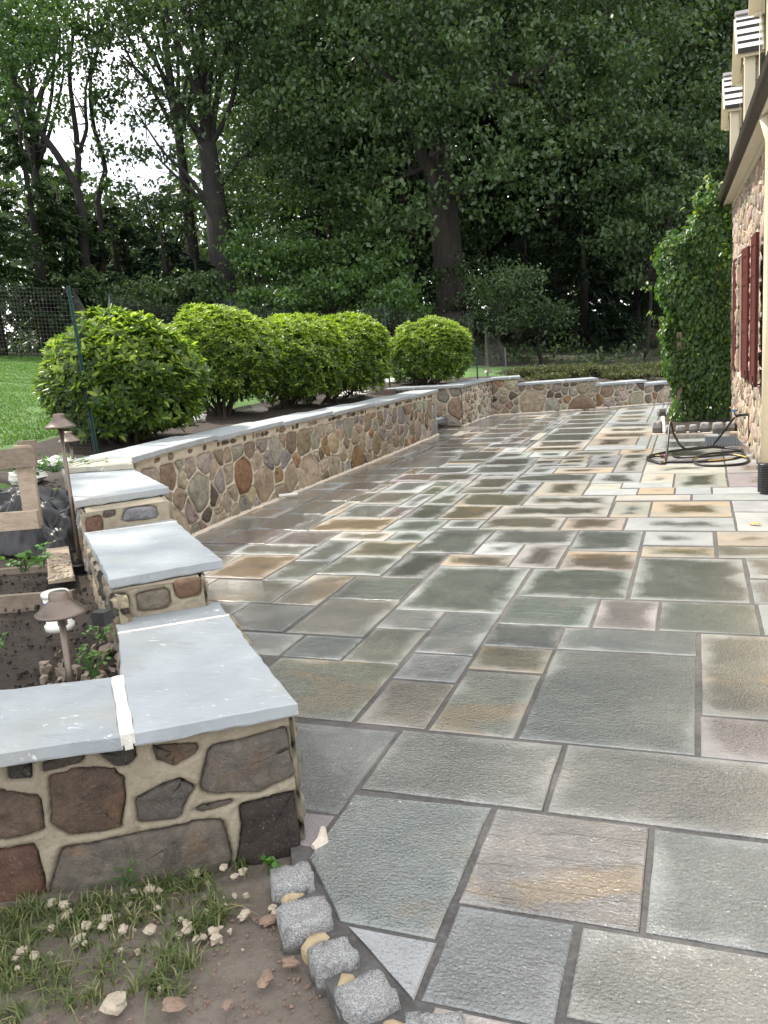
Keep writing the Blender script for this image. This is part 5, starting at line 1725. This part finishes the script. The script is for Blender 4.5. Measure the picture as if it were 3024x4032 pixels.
# shoot hanging over the gutter end and waving tips
q = []
for (a, b_, k) in (((.30, 12.9, 3.0), (.18, 12.85, 3.32), 70), ((.1, 12.9, 2.95), (-.05, 12.8, 3.1), 40), ((-.42, 12.9, 2.0), (-.72, 12.8, 1.96), 14), ((-.44, 12.9, 1.5), (-.62, 12.85, 1.62), 8), ((.42, 12.85, 2.9), (.44, 12.7, 2.3), 60)):
    a, b_ = np.array(a), np.array(b_)
    t = rng.uniform(0, 1, k)[:, None]; q.append(a + (b_ - a) * t + rng.normal(0, .05 if k > 20 else .025, (k, 3)))
q = np.concatenate(q)
tag(leaves('shoot', q, unit(np.array([-.3, -.3, -.6]) + rng.normal(0, .6, q.shape)), unit(np.array([-.5, -.5, .7]) + rng.normal(0, .4, q.shape)), .085, .05, L_VINE, vn, rng.uniform(.4, 1, len(q)), .14, True), kind='stuff')
b = MB()
for i in range(16):
    x0 = rng.uniform(-.2, .45); y0 = rng.uniform(12.95, 14.0)
    b.tube(spline([(x0, y0, 0), (x0 + rng.normal(0, .08), y0, .7), (x0 + rng.normal(0, .15), y0 + rng.normal(0, .1), 1.8), (x0 + rng.normal(0, .2), y0, 2.7)], 12), np.linspace(.014, .004, 12), 5)
b.tube(spline([(-.42, 12.9, 2.0), (-.58, 12.85, 2.02), (-.74, 12.8, 1.94)], 6), .004, 5)
b.build('stem', M_TWIG, vn, True)
MB().bar((-.225, 13.0, 0), (-.225, 13.06, 1.3), .07, .07, (1, 0, 0)).build('post', M_WOOD, vn)
# branch litter beneath the vine
# ------------------------------------------------------------------ low shrubs behind the far wall
def low_shrub(c, rx, ry, h, n, label, seed):
    c = np.array(c, float)
    o = empty('low_shrub', tuple(c), label, 'shrub', 'low spreading shrubs behind the far wall')
    b = MB(); PP, DD = [], []
    for i in range(n):
        a = rng.uniform(0, 2 * math.pi); k = rng.uniform(.3, 1)
        s0 = c + np.array([rng.normal(0, rx * .35), rng.normal(0, ry * .3), 0])
        t = s0 + np.array([math.cos(a) * rx * k * .6, math.sin(a) * ry * k * .6, h * rng.uniform(.55, 1.15)])
        mid = (s0 + t) / 2 + np.array([0, 0, h * .3])
        p = spline([s0, mid, t], 10)
        b.tube(p[::2], .004, 3, False)
        for q, d in zip(p[2:], np.gradient(p, axis=0)[2:]):
            kk = 5
            PP.append(q + rng.normal(0, .018, (kk, 3))); DD.append(unit(d + rng.normal(0, .05, (kk, 3))))
    P, D = np.concatenate(PP), np.concatenate(DD)
    leaves('foliage', P, D, rand_dir(len(P)), rng.uniform(.03, .055, len(P)), .020, L_JUN, o, rng.uniform(0, 1, len(P)), .1)
    b.build('stem', M_TWIG, o)
    return o


LS = [(-3.1, 17.3, .75, .5, .42, 90, 'low shrub with arching twigs farthest left behind the far wall'), (-2.3, 17.5, .7, .5, .46, 120, 'low shrub with tall loose shoots beside the path light behind the far wall'),
      (-1.55, 17.6, .75, .5, .44, 130, 'bushy low shrub in the middle behind the far wall'), (-.85, 17.9, .75, .5, .50, 130, 'low shrub with high arching shoots left of the creeper'), (-.15, 18.2, .7, .5, .48, 110, 'low shrub mostly hidden behind the creeper'),
      (-2.7, 16.5, .5, .35, .25, 60, 'short shrub pressed against the back of the far wall cap'), (-1.2, 17.0, .6, .35, .34, 90, 'short yellowish shrub just above the lower wall cap')]
for i, (x, y, rx, ry, h, n, l_) in enumerate(LS): low_shrub((x, y, float(ground_z(x, y)) - .05), rx, ry, h * .55, n, l_, i)

# ------------------------------------------------------------------ grass and weeds
def blades(name, X, Y, Z, L, mat, kind='stuff', lean=.45, var=None, w=.0035):
    n = len(X); a = rng.uniform(0, 2 * math.pi, n)
    d = np.stack([np.cos(a), np.sin(a), np.zeros(n)], 1); s = np.stack([-np.sin(a), np.cos(a), np.zeros(n)], 1)
    P = np.stack([X, Y, Z], 1); ln = rng.uniform(.1, 1, n)[:, None] * lean * 2
    L = L[:, None]; ww = (w * rng.uniform(.6, 1.3, n))[:, None]
    up = np.array([0, 0, 1.0])
    p1 = P + up * L * .45 + d * L * .18 * ln; p2 = P + up * L * (.80 - .25 * ln) + d * L * .50 * ln; p3 = P + up * L * (1 - .6 * ln) + d * L * .95 * ln
    V = np.stack([P - s * ww, P + s * ww, p1 + s * ww, p1 - s * ww, p2 + s * ww * .7, p2 - s * ww * .7, p3 + s * ww * .1, p3 - s * ww * .1], 1).reshape(-1, 3)
    b = (np.arange(n) * 8)[:, None]
    idx = (b + np.array([[0, 1, 2, 3, 3, 2, 4, 5, 5, 4, 6, 7]])).ravel()
    o = raw_mesh(name, V, idx, 4, mat, None, np.repeat(rng.uniform(0, 1, n) if var is None else var, 3))
    return tag(o, kind=kind)


# sparse tufty grass in front of the wall, thinning to bare dirt
tx = rng.uniform(-2.1, -.95, 1050); ty = rng.uniform(.95, 2.0, 1050)
wallline = 2.0425 + .664 * (tx + 1.0916)
dn = .55 + .6 * wob(tx * 3, ty * 3) - 1.5 * sstep(tx, -1.22, -1.02) - 1.6 * sstep(-(ty - 1.32) + .55 * (tx + 1.35), -.05, .16) + .35 * sstep(-tx, 1.35, 1.6)
k = (rng.uniform(0, 1, len(tx)) < dn) & (ty < wallline - .03)
tx, ty = tx[k], ty[k]
X, Y, Ls = [], [], []
for a, b_ in zip(tx, ty):
    m = rng.integers(8, 26); sp = rng.uniform(.006, .022)
    X.append(a + rng.normal(0, sp, m)); Y.append(b_ + rng.normal(0, sp, m)); Ls.append(rng.uniform(.025, .08, m) * rng.uniform(.6, 1.25))
X, Y, Ls = map(np.concatenate, (X, Y, Ls))
ok = Y < 2.0425 + .664 * (X + 1.0916) - .02
X, Y, Ls = X[ok], Y[ok], Ls[ok]
blades('grass', X, Y, ground_z(X, Y) - .004, Ls, L_GRASS, 'stuff', .85, None, .0019)
# short mown turf seen through the netting
n = 60000
dep = 5.5 + 17 * rng.uniform(0, 1, n) ** .75
px = rng.uniform(-60, 470, n)
k_ = 3024 / 1659 / F_PX
G0 = EYE[None, :2] + dep[:, None] * (CR[:2][None] * ((px - 829.5) * k_)[:, None] + CF[:2][None])
X, Y = G0[:, 0], G0[:, 1]
ok = (~in_poly(X, Y, LOWP)) & (seg_dist(X, Y, WALLC) > 1.8) & (Y + (-X - 3) * .45 > 4.8)
X, Y = X[ok], Y[ok]
blades('lawn_grass', X, Y, ground_z(X, Y), rng.uniform(.025, .05, len(X)), leafmat('turf blade', (.06, .14, .024), (.13, .24, .04), None, .5, .35), 'stuff', .5, None, .006)
# weeds in and around the pallet
def weed(c, n, r, h, label, sz=.035):
    c = np.array(c)
    o = empty('weed', tuple(c), label, 'weed')
    b = MB(); P = []
    for i in range(n):
        t = c + np.array([rng.normal(0, r), rng.normal(0, r), h * rng.uniform(.4, 1)])
        b.tube(spline([c + rng.normal(0, .012, 3) * np.array([1, 1, 0]), (c + t) / 2 + np.array([0, 0, .01]), t], 5), .0018, 4, False)
        for j in range(3): P.append(t + rng.normal(0, .006, 3))
    P = np.array(P)
    b.build('stem', L_WEED, o)['kind'] = 'stuff'
    leaves('leaf_cluster', P, unit(rng.normal(size=P.shape) * np.array([1, 1, .3])), unit(np.array([0, 0, 1]) + rng.normal(0, .3, P.shape)), sz, sz * .85, L_WEED, o, rng.uniform(0, 1, len(P)), .1, True)['kind'] = 'stuff'


weed(at(52, 1236, 4.35), 16, .05, .10, 'light green weed growing between the pallet boards, left clump', .032)
weed(at(92, 1228, 4.4), 9, .028, .13, 'light green weed growing between the pallet boards, right upright clump', .03)
weed(at(203, 1462, 2.86), 12, .03, .10, 'feathery green weed on the rubble at the inner corner of the wall', .018)
weed(at(222, 1385, 3.15), 8, .025, .06, 'small pale weed on the rubble beside the stepped wall', .015)
weed((-1.165, 1.915, -.03), 5, .014, .035, 'tiny yellow green seedling at the foot of the dark corner stone', .022)
weed((-1.52, 1.735, -.02), 9, .03, .08, 'little clover plant against the long bottom stone of the front wall', .014)
weed(at(5, 1400, 3.1), 6, .02, .05, 'small weed on the dark soil at the left margin', .02)
weed(at(120, 1020, 5.6), 26, .14, .10, 'low green weeds behind the black sheet by the coping', .03)
weed(at(60, 1025, 5.9), 26, .2, .10, 'grassy weeds above the upright pallet at the left', .03)

# ------------------------------------------------------------------ trees
def crown(name, ells, leaf, clumps, per, cr, mat, parent, flat=.55, vlo=0, vhi=1.0, shell=.45):
    """leaf clumps spread through ellipsoids (centre, radii)"""
    vols = np.array([np.prod(r) ** .8 for _, r in ells]); vols = vols / vols.sum()
    PP, VV = [], []
    for (c, r), v in zip(ells, vols):
        n = max(3, int(clumps * v))
        d = rand_dir(n); k = rng.uniform(shell, 1.05, n) ** .7
        C = np.array(c) + d * np.array(r) * k[:, None]
        m = np.maximum(4, (per * rng.uniform(.5, 1.4, n)).astype(int))
        ci = np.repeat(np.arange(n), m)
        s = cr * rng.uniform(.6, 1.4, n)
        off = rand_dir(len(ci)) * (rng.uniform(0, 1, len(ci)) ** .5)[:, None] * s[ci][:, None] * np.array([1, 1, flat])
        PP.append(C[ci] + off)
        VV.append(np.clip(rng.uniform(vlo, vhi, n)[ci] * .6 + rng.uniform(vlo, vhi, len(ci)) * .4, 0, 1))
    P, V = np.concatenate(PP), np.concatenate(VV)
    N_ = unit(np.array([0, 0, .8]) + rng.normal(0, .6, P.shape))
    D = unit(rng.normal(size=P.shape) + np.array([0, 0, -.35]))
    L = leaf * rng.uniform(.6, 1.3, len(P))
    return leaves('crown' if name is None else name, P, D, N_, L, L * .62, mat, parent, V, .12)


def limbs(mb, base, tips, r0, r1, wig=.03, n=12, twigs=3):
    for t in tips:
        base_, t = np.array(base, float), np.array(t, float)
        Lg = np.linalg.norm(t - base_)
        m1 = base_ + (t - base_) * .35 + rng.normal(0, wig * Lg, 3) + np.array([0, 0, .03 * Lg]); m2 = base_ + (t - base_) * .7 + rng.normal(0, wig * Lg, 3)
        p = spline([base_, m1, m2, t], n)
        mb.tube(p, np.linspace(r0, r1, n), 7)
        for _ in range(twigs):
            i = rng.integers(n // 3, n - 1); q = p[i]; d = unit(p[i + 1 if i + 1 < n else i] - p[i - 1]) + rng.normal(0, .45, 3)
            e_ = q + unit(d) * Lg * rng.uniform(.15, .35)
            mb.tube(spline([q, (q + e_) / 2 + rng.normal(0, .02 * Lg, 3), e_], 6), np.linspace(r1 * 1.1, r1 * .35, 6), 5)


def A(x, y, d): return at(x, y, d)
def E(x, y, d, rx, ry, rz): return (at(x, y, d), (rx, ry, rz))


TN = 0
# the big oak
D0 = 25.0
b0 = A(978, 760, D0); b0[2] = float(ground_z(b0[0], b0[1])) - .2
oak = empty('oak_tree', tuple(b0), 'big oak with a thick grey trunk and a twisted dead limb, right of centre', 'tree')
mb = MB()
tp = [b0, b0 + np.array([0, 0, .5]), A(976, 690, D0), A(968, 560, D0), A(956, 440, D0), A(952, 340, D0), A(962, 210, D0), A(978, 60, D0), A(990, -160, D0)]
p = spline(tp, 34)
rr = np.interp(np.linspace(0, 1, 34), [0, .08, .2, .5, .62, .8, 1], [.78, .50, .42, .44, .36, .25, .10])
mb.tube(p, rr, 14)
for a, rs in (([(950, 432), (915, 340), (896, 292), (872, 262), (856, 215), (849, 168)], (.22, .05)), ([(985, 425), (1012, 402), (1050, 366), (1110, 352), (1180, 362)], (.17, .05)), ([(962, 235), (1045, 205), (1140, 163), (1240, 112), (1300, 93), (1385, 84), (1430, 60)], (.22, .07)),
              ([(955, 300), (900, 220), (820, 150), (740, 90)], (.2, .05)), ([(965, 200), (900, 90), (850, -20), (780, -120)], (.18, .05)), ([(972, 90), (1060, 0), (1180, -100)], (.16, .05)), ([(896, 292), (880, 330), (885, 360), (872, 392)], (.05, .02)), ([(1240, 112), (1300, 40), (1330, 5)], (.06, .03)),
              ([(1140, 163), (1200, 230), (1270, 290)], (.08, .03)), ([(956, 330), (880, 380), (800, 400)], (.10, .03))):
    q = spline([A(x, y, D0 - .4 - .5 * (i / len(a))) for i, (x, y) in enumerate(a)], 16)
    q = q + rng.normal(0, .03, q.shape)
    mb.tube(q, np.linspace(rs[0], rs[1], 16), 8)
mb.build('trunk', M_BARK, oak, True)
OE = [E(720, 110, 24, 2.7, 2.2, 2.2), E(880, 50, 24, 2.6, 2, 1.8), E(965, 200, 22.3, .95, .9, .85), E(1080, 50, 24.5, 3, 2.5, 1.8), E(1250, 190, 23.5, 2.4, 2, 1.6), E(1190, 360, 22.5, 2.3, 1.6, 1.2), E(1050, 290, 23, 1.4, 1.4, 1.3), E(1340, 340, 23.5, 1.6, 1.6, 1.2),
      E(1350, 40, 24.5, 2.5, 2, 1.8), E(750, 320, 24, 1.5, 1.4, 1.3), E(640, 220, 24.5, 1.4, 1.4, 1.8), E(1110, 430, 22.5, 1.2, 1.1, .6), E(860, 470, 23, .9, 1, 1.5), E(1420, 200, 24.5, 1.8, 1.8, 1.8),
      E(900, -220, 25, 5, 4, 3.2), E(1250, -180, 25, 5, 4, 3), E(620, -130, 25, 3.5, 3, 2.5)]
OE += [E(950, 90, 22.6, 1.5, 1.0, 1.2), E(905, 190, 22.8, .8, .8, .9), E(1010, 160, 22.8, 1.0, .9, .9), E(930, 330, 23.2, .8, .6, .5), E(840, 250, 23.2, .9, .9, .9)]
OE += [E(965, 400, 23, .8, .6, .5), E(1010, 330, 22.9, .9, .7, .7), E(925, 260, 22.9, .7, .6, .7), E(990, 250, 22.8, .8, .7, .8)]
crown(None, OE, .17, 1450, 48, .62, L_OAK, oak)
# the fan shaped tree
b1 = A(484, 690, 25.5); b1[2] = float(ground_z(b1[0], b1[1])) - .2
fan = empty('fan_tree', tuple(b1), 'dark tree left of centre with black limbs fanning out against the sky', 'tree')
mb = MB()
p = spline([b1, A(480, 600, 25.5), A(472, 490, 25.5), A(458, 390, 25.5), A(448, 315, 25.5)], 18)
mb.tube(p, np.linspace(.42, .27, 18), 12)
fk = A(448, 318, 25.5)
for x, y, r0 in ((262, 118, .10), (300, 60, .11), (345, -20, .13), (385, -70, .13), (432, -110, .16), (470, -90, .13), (520, -60, .12), (560, 20, .09)):
    limbs(mb, fk + rng.normal(0, .06, 3), [A(x, y, 25.5 + rng.normal(0, .8))], r0, .035, .022, 14, 5)
limbs(mb, A(470, 470, 25.5), [A(330, 330, 25.2), A(300, 250, 25)], .08, .02, .04, 12, 3)
limbs(mb, A(462, 420, 25.5), [A(560, 300, 25.8), A(590, 260, 26.2)], .10, .03, .04, 12, 3)
mb.build('trunk', M_BARKD, fan, True)
FE = [E(300, 70, 25, 1.6, 1.4, 1.3), E(415, 10, 25.5, 2.0, 2, 1.5), E(560, 110, 25.5, 1.6, 1.5, 1.5), E(285, 180, 24.7, .9, .8, .8), E(345, 240, 25, 1.1, 1, 1.0), E(575, 230, 26, 1.3, 1.2, 1.5), E(320, 320, 25, 1.0, .9, .4), E(500, 40, 25.5, 1.3, 1.3, 1.3), E(420, -180, 26, 4.5, 3.5, 2.2), E(520, 330, 26, 1, 1, 1.3)]
FE += [E(470, 130, 24.6, .9, .8, .9), E(380, 130, 24.8, .9, .8, .9), E(620, 300, 25.5, 1.1, 1, 1.6), E(540, 420, 25, .9, .9, 1.2), E(250, 330, 25.4, .6, .5, .5), E(430, 220, 24.8, .6, .6, .8)]
crown(None, FE, .16, 640, 36, .52, L_OAK, fan, .5, 0, .9, .15)
# thin trees of the clearing
def thin(label, stems, ells, clumps, per, d):
    x, y = stems[0][0][0]
    b = A(x, 640, d); b[2] = float(ground_z(b[0], b[1])) - .2
    o = empty('thin_tree', tuple(b), label, 'tree', 'thin trees round the clearing')
    mb = MB()
    for j, (pts, r0, r1) in enumerate(stems):
        P = [A(x, y, d) for x, y in pts]
        if j == 0: P = [b] + P
        q = spline(P, 18); mb.tube(q + rng.normal(0, .02, q.shape), np.linspace(r0, r1, 18), 7)
        for _ in range(5):
            i = rng.integers(6, 16); e_ = q[i] + rng.normal(0, .5, 3) + np.array([0, 0, .6])
            mb.tube(spline([q[i], (q[i] + e_) / 2 + rng.normal(0, .05, 3), e_], 6), np.linspace(.03, .01, 6), 5)
    mb.build('trunk', M_BARKD, o, True)
    crown(None, ells, .15, clumps, per, .5, L_MAPLE, o, .55, 0, .7, .15)


thin('leaning thin tree at the left whose stem forks twice against the bright sky', [([(178, 470), (150, 380), (112, 320), (72, 262), (40, 190), (12, 120)], .15, .05), ([(72, 262), (60, 170), (70, 90)], .05, .02), ([(112, 320), (60, 300), (20, 230)], .05, .02)], [E(40, 90, 24, 1.6, 1.4, 1.4), E(10, 190, 24, .8, .8, .9), E(110, 120, 24.4, .8, .8, .8), E(30, 20, 24.5, 1.6, 1.3, 1.0), E(60, 260, 24.3, .9, .7, .8)], 190, 28, 24.5)
thin('slim forked tree in the middle of the sky gap', [([(172, 480), (166, 400), (168, 330), (160, 250), (150, 150), (160, 60)], .14, .05), ([(168, 335), (188, 270), (184, 200), (200, 130)], .07, .03)], [E(165, 40, 25.5, 1.0, .9, .9), E(215, 210, 25.5, .55, .5, .9), E(120, 250, 25.5, .5, .5, .6), E(200, 120, 25.3, .7, .6, .7), E(150, 390, 25.5, .7, .6, .5)], 95, 26, 25.5)
thin('crooked thin tree at the right of the sky gap', [([(216, 490), (214, 420), (226, 360), (208, 290), (196, 200), (215, 90), (230, 10)], .11, .04)], [E(225, 40, 26, 1.0, .9, .9), E(235, 300, 26, .45, .5, .7), E(240, 170, 26, .5, .5, .6), E(250, 400, 26, .7, .6, .5), E(280, 20, 26, 1.0, .8, .8)], 85, 26, 26)


def conifer(x, ytop, d, rad, label, mat, group, n=9500, droop=.5):
    top = A(x, ytop, d)
    z0 = float(ground_z(top[0], top[1]))
    o = empty('conifer', (top[0], top[1], z0), label, 'tree', group)
    H = top[2] - z0
    MB().tube([(top[0], top[1], z0 - .2), (top[0] + .05, top[1], z0 + H * .5), tuple(top)], [.16 + .012 * H, .10, .02], 8).build('trunk', M_BARKD, o, True)
    nb = int(H * 15)
    P, D, N_ = [], [], []
    for i in range(nb):
        t = rng.uniform(.02, 1) ** .8
        z = z0 + H * t; a = rng.uniform(0, 2 * math.pi)
        R_ = rad * (1 - t) ** .7 * rng.uniform(.65, 1.1) + .22
        k = max(12, int(n / nb * R_ / rad * 1.9))
        u = rng.uniform(.12, 1, k) ** .7
        side = rng.normal(0, .13, k) * (.4 + u) * R_ * .6
        dirv = np.array([math.cos(a), math.sin(a), 0]); sv = np.array([-math.sin(a), math.cos(a), 0])
        q = np.array([top[0], top[1], z]) + dirv * (u * R_)[:, None] + sv * side[:, None]
        q[:, 2] += .10 * R_ * np.sin(u * 2.2) - droop * R_ * u ** 2 * .55 - np.abs(side) * .5
        P.append(q); D.append(unit(dirv + np.array([0, 0, -.45]) + rng.normal(0, .38, (k, 3)))); N_.append(unit(np.array([0, 0, 1]) + rng.normal(0, .35, (k, 3))))
    P, D, N_ = map(np.concatenate, (P, D, N_))
    L = rng.uniform(.10, .26, len(P))
    leaves('crown', P, D, N_, L, L * .32, mat, o, rng.uniform(0, 1, len(P)), .15)


conifer(30, 215, 23, 2.3, 'broad dark spruce at the left edge of the wood', L_SPRUCE, 'conifers in front of the wood')
conifer(-70, 330, 21, 2.2, 'spruce cut by the left edge of the photo', L_SPRUCE, 'conifers in front of the wood')
conifer(120, 395, 24.5, 1.9, 'dark spruce right of the broad one under the leaning thin tree', L_SPRUCE, 'conifers in front of the wood', 9000)
conifer(235, 440, 26, 1.7, 'narrow dark hemlock below the sky gap', L_DARK, 'conifers in front of the wood', 9000)
conifer(345, 500, 25, 1.8, 'hemlock with drooping boughs between the sky gap and the fan tree', L_DARK, 'conifers in front of the wood', 9000)
conifer(420, 560, 24.5, 1.5, 'short hemlock just left of the fan tree trunk', L_DARK, 'conifers in front of the wood', 7000)
conifer(1255, 470, 27, 2.4, 'black hemlock with drooping boughs in the dark hollow right of the oak', L_DARK, 'conifers in front of the wood', 6500, .9)
conifer(1130, 480, 29, 2.2, 'shadowy hemlock behind the oak on its right', L_DARK, 'conifers in front of the wood', 5200, .9)
conifer(1370, 520, 27.5, 2.0, 'shadowy hemlock just left of the creeper', L_DARK, 'conifers in front of the wood', 5200, .9)
conifer(880, 520, 30, 2.0, 'dim hemlock between the oak and the maples', L_DARK, 'conifers in front of the wood', 4500, .9)


def sapling(x, y, d, rx, rz, label, mat=None, leaf=.12, cl=95, per=30, vhi=1.0):
    c = A(x, y, d); z0 = float(ground_z(c[0], c[1]))
    o = empty('understory_tree', (c[0], c[1], z0), label, 'tree', 'small leafy trees in front of the wood')
    mb = MB()
    p = spline([(c[0], c[1], z0 - .1), (c[0] + rng.normal(0, .15), c[1], (z0 + c[2]) / 2), (c[0] + rng.normal(0, .2), c[1], c[2] + rz * .5)], 10)
    mb.tube(p, np.linspace(.07, .02, 10), 6)
    limbs(mb, p[5], [c + rand_dir(1)[0] * np.array([rx, rx, rz]) * .8 for _ in range(6)], .03, .01, .05, 8, 2)
    mb.build('trunk', M_BARKD, o, True)
    E_ = [(c, (rx, rx * .8, rz * .8))]
    for _ in range(3): E_.append((c + rng.normal(0, .5, 3) * np.array([rx, rx, rz]), (rx * .55, rx * .5, rz * .4)))
    crown(None, E_, leaf, cl, per, .42, mat or L_MAPLE, o, .35, 0, vhi, .3)


SP = [(560, 580, 23.2, 1.0, 1.0, 'light green sapling right of the fan tree trunk'), (640, 540, 24, 1.2, 1.1, 'airy yellowish green maple in the middle of the wood edge'), (700, 620, 22.8, 1.2, .8, 'leafy maple above the second and third bush'), (600, 660, 22.5, 1.1, .6, 'low maple branches just above the tallest bush'),
      (800, 570, 23.5, 1.2, 1.2, 'greyish green maple left of the oak trunk'), (850, 660, 22.2, 1.0, .7, 'low leafy maple behind the gap between the bushes'), (520, 470, 26.5, 1.1, 1.2, 'sparse yellow green maple beside the fan tree'), (730, 440, 26, 1.3, 1.2, 'dark green maple high left of the oak'),
      (420, 640, 23.5, 1.0, .8, 'dim green sapling behind the post at left'), (300, 640, 24, 1.2, .7, 'dark leafy shrub tree behind the nearest bush'), (200, 660, 24.3, 1.3, .7, 'dark shrub tree at the back of the lawn'), (265, 520, 27, 1.7, 1.3, 'dark leafy tree filling the bottom of the sky gap'), (350, 470, 27.5, 1.3, 1.3, 'dark leafy tree left of the fan tree trunk'), (160, 500, 27, 1.5, 1.4, 'dim leafy tree behind the leaning thin tree')]
for x, y, d, rx, rz, l_ in SP: sapling(x, y, d, rx, rz, l_, None if x > 450 else L_OAK, .13)
sapling(1085, 660, 21.5, 1.0, 1.0, 'grey green shrub right of the oak trunk beside the netting', L_OAK, .09, 110, 34, .8)
sapling(1170, 690, 22.5, .9, .6, 'dull grey green shrub behind the stake in the dark hollow', L_OAK, .09, 70, 30, .6)
sapling(1020, 620, 24.5, 1.2, 1.3, 'dark leaves hanging just right of the oak trunk', L_OAK, .12, 80, 28, .5)
sapling(1390, 480, 23, 1.4, 1.1, 'oak sapling with pale leaves left of the creeper top', L_OAK, .14, 110, 30, 1.0)
sapling(1480, 340, 24, 1.5, 1.6, 'leafy young oak beside the far dormer', L_OAK, .15, 150, 32, 1.0)


def back_tree(x, ytop, ybot, d, rx, label='tall woodland tree in the dense wood behind', mat=None, dens=1.0, group='tall woodland trees in the wood behind', lean=0):
    c0 = A(x, ytop, d); z0 = float(ground_z(c0[0], c0[1]))
    o = empty('woodland_tree', (c0[0], c0[1], z0), label, 'tree', group)
    top = c0[2]; zb = A(x, ybot, d)[2]
    mb = MB()
    p = spline([(c0[0], c0[1], z0 - .3), (c0[0] + rng.normal(0, .2), c0[1], z0 + (top - z0) * .4), (c0[0] + lean + rng.normal(0, .4), c0[1], top - 1)], 16)
    mb.tube(p, np.linspace(.20 + .009 * (top - z0), .05, 16), 8)
    limbs(mb, p[9], [np.array([c0[0], c0[1], (zb + top) / 2]) + rand_dir(1)[0] * np.array([rx, rx, (top - zb) * .4]) for _ in range(7)], .09, .02, .04, 9, 2)
    mb.build('trunk', M_BARKD, o, True)
    E_ = []
    m = int((top - zb) / 1.6) + 1
    for i in range(m):
        z = zb + (top - zb) * (i + .5) / m
        E_.append((np.array([c0[0] + rng.normal(0, rx * .3), c0[1] + rng.normal(0, rx * .3), z]), (rx * rng.uniform(.7, 1.1), rx * .8, (top - zb) / m * .8)))
    crown(None, E_, .24, int(26 * m * rx * dens), 34, .75, mat or L_OAK, o, .5, 0, .9, .25)


BT = [(620, -400, 470, 31, 2.8), (720, -420, 520, 33, 3.2), (830, -430, 560, 30, 2.8), (1050, -300, 560, 33, 3.2), (1180, -320, 560, 31, 3.0), (1300, -300, 560, 34, 3.2), (1420, -260, 560, 30, 2.8), (1500, -220, 600, 33, 3.0), (1560, -60, 600, 29, 2.4),
      (920, -300, 540, 36, 3.2), (540, -360, 430, 35, 2.6), (1640, -200, 560, 34, 3.0), (670, -420, 560, 38, 3.4), (1120, -250, 600, 38, 3.4), (1380, -250, 620, 39, 3.4), (780, -250, 600, 40, 3.4)]
BL = ['tall woodland tree right of the fan tree, with sky showing through it',
      'tall woodland tree between the fan tree and the oak',
      'tall woodland tree just left of the oak crown',
      'tall woodland tree straight behind the oak trunk',
      'tall woodland tree right of the oak trunk', "tall woodland tree behind the oak's long right limb", "tall woodland tree behind the oak's outer right branches",
      'tall woodland tree left of the dormers',
      'tall woodland tree closest to the dormers',
      'far woodland tree behind the dead limb of the oak',
      'tall woodland tree behind the right side of the fan tree',
      'tall woodland tree hidden behind the house roof',
      'far woodland tree above the yellowish maple',
      'far woodland tree above the black hemlock',
      'far woodland tree above the creeper',
      'far woodland tree above the greyish maple']
for (x, yt, yb, d, rx), l_ in zip(BT, BL): back_tree(x, yt, yb, d, rx, l_)
back_tree(20, -60, 90, 29, 2.0, 'tall thin leaved tree above the left spruce', L_MAPLE, .6)
back_tree(330, -200, 20, 31, 2.4, 'tall tree closing the sky above the fan tree', L_OAK, .7)
# out of the picture to the left: the trees that shade the front corner
back_tree_ = [(-12.0, 4.6, 18, 8.5, 2.8), (-12.5, 1.0, 18, 7.5, 3.2), (-9.0, 1.6, 15, 7.0, 2.4)]
for x, y, H, zb, rx in back_tree_:
    z0 = float(ground_z(x, y))
    o = empty('shade_tree', (x, y, z0), {-12.0: 'broad shade tree on the lawn, first beyond the left edge of the picture', -12.5: 'wide shade tree on the lawn, level with the camera at the left', -9.0: 'slimmer shade tree on the lawn left of the front wall'}[x], 'tree', 'shade trees left of the picture')
    mb = MB(); p = spline([(x, y, z0 - .3), (x + .2, y, z0 + H * .5), (x, y + .2, z0 + H * .95)], 12)
    mb.tube(p, np.linspace(.34, .06, 12), 8)
    mb.build('trunk', M_BARK, o, True)
    crown(None, [(np.array([x + rng.normal(0, .8), y + rng.normal(0, .8), z0 + zb + (H - zb) * k]), (rx, rx, 1.7)) for k in (.15, .4, .65, .9)], .26, 230, 36, .8, L_OAK, o, .5)
# the far wood: one leafy mass that nobody could count
n = 90000
az = rng.uniform(-1.25, .42, n); R_ = rng.uniform(40, 58, n)
hmax = 20 - 10.6 * np.exp(-((az + .63) / .10) ** 4) + 2 * np.sin(az * 23)
X, Y = R_ * np.sin(az), R_ * np.cos(az)
Z = 1.2 + np.where(rng.uniform(0, 1, n) < .3, np.minimum(hmax, 6), hmax) * rng.uniform(0, 1, n) ** .9 * (1 - .08 * np.sin(az * 61) - .06 * np.sin(az * 143))
P = np.stack([X, Y, Z], 1)
L = rng.uniform(.28, .55, n)
tag(leaves('distant_wood', P, rand_dir(n), unit(np.stack([-X, -Y, 18 + 0 * X], 1) + rng.normal(0, 14, P.shape)), L, L * .6, L_OAK, None, rng.uniform(0, .8, n), .1), kind='stuff')
# leaf litter shrubs on the woodland floor
n = 16000
az = rng.uniform(-1.1, .35, n); R_ = rng.uniform(22.5, 40, n)
X, Y = R_ * np.sin(az), R_ * np.cos(az)
P = np.stack([X, Y, ground_z(X, Y) + rng.uniform(0, 1, n) ** 2 * (.3 + .5 * np.sin(X * 1.3) ** 2)], 1)
L = rng.uniform(.08, .2, n)
tag(leaves('undergrowth', P, rand_dir(n), unit(np.array([0, 0, 1]) + rng.normal(0, .6, P.shape)), L, L * .6, L_OAK, None, rng.uniform(0, .9, n), .1), kind='stuff')
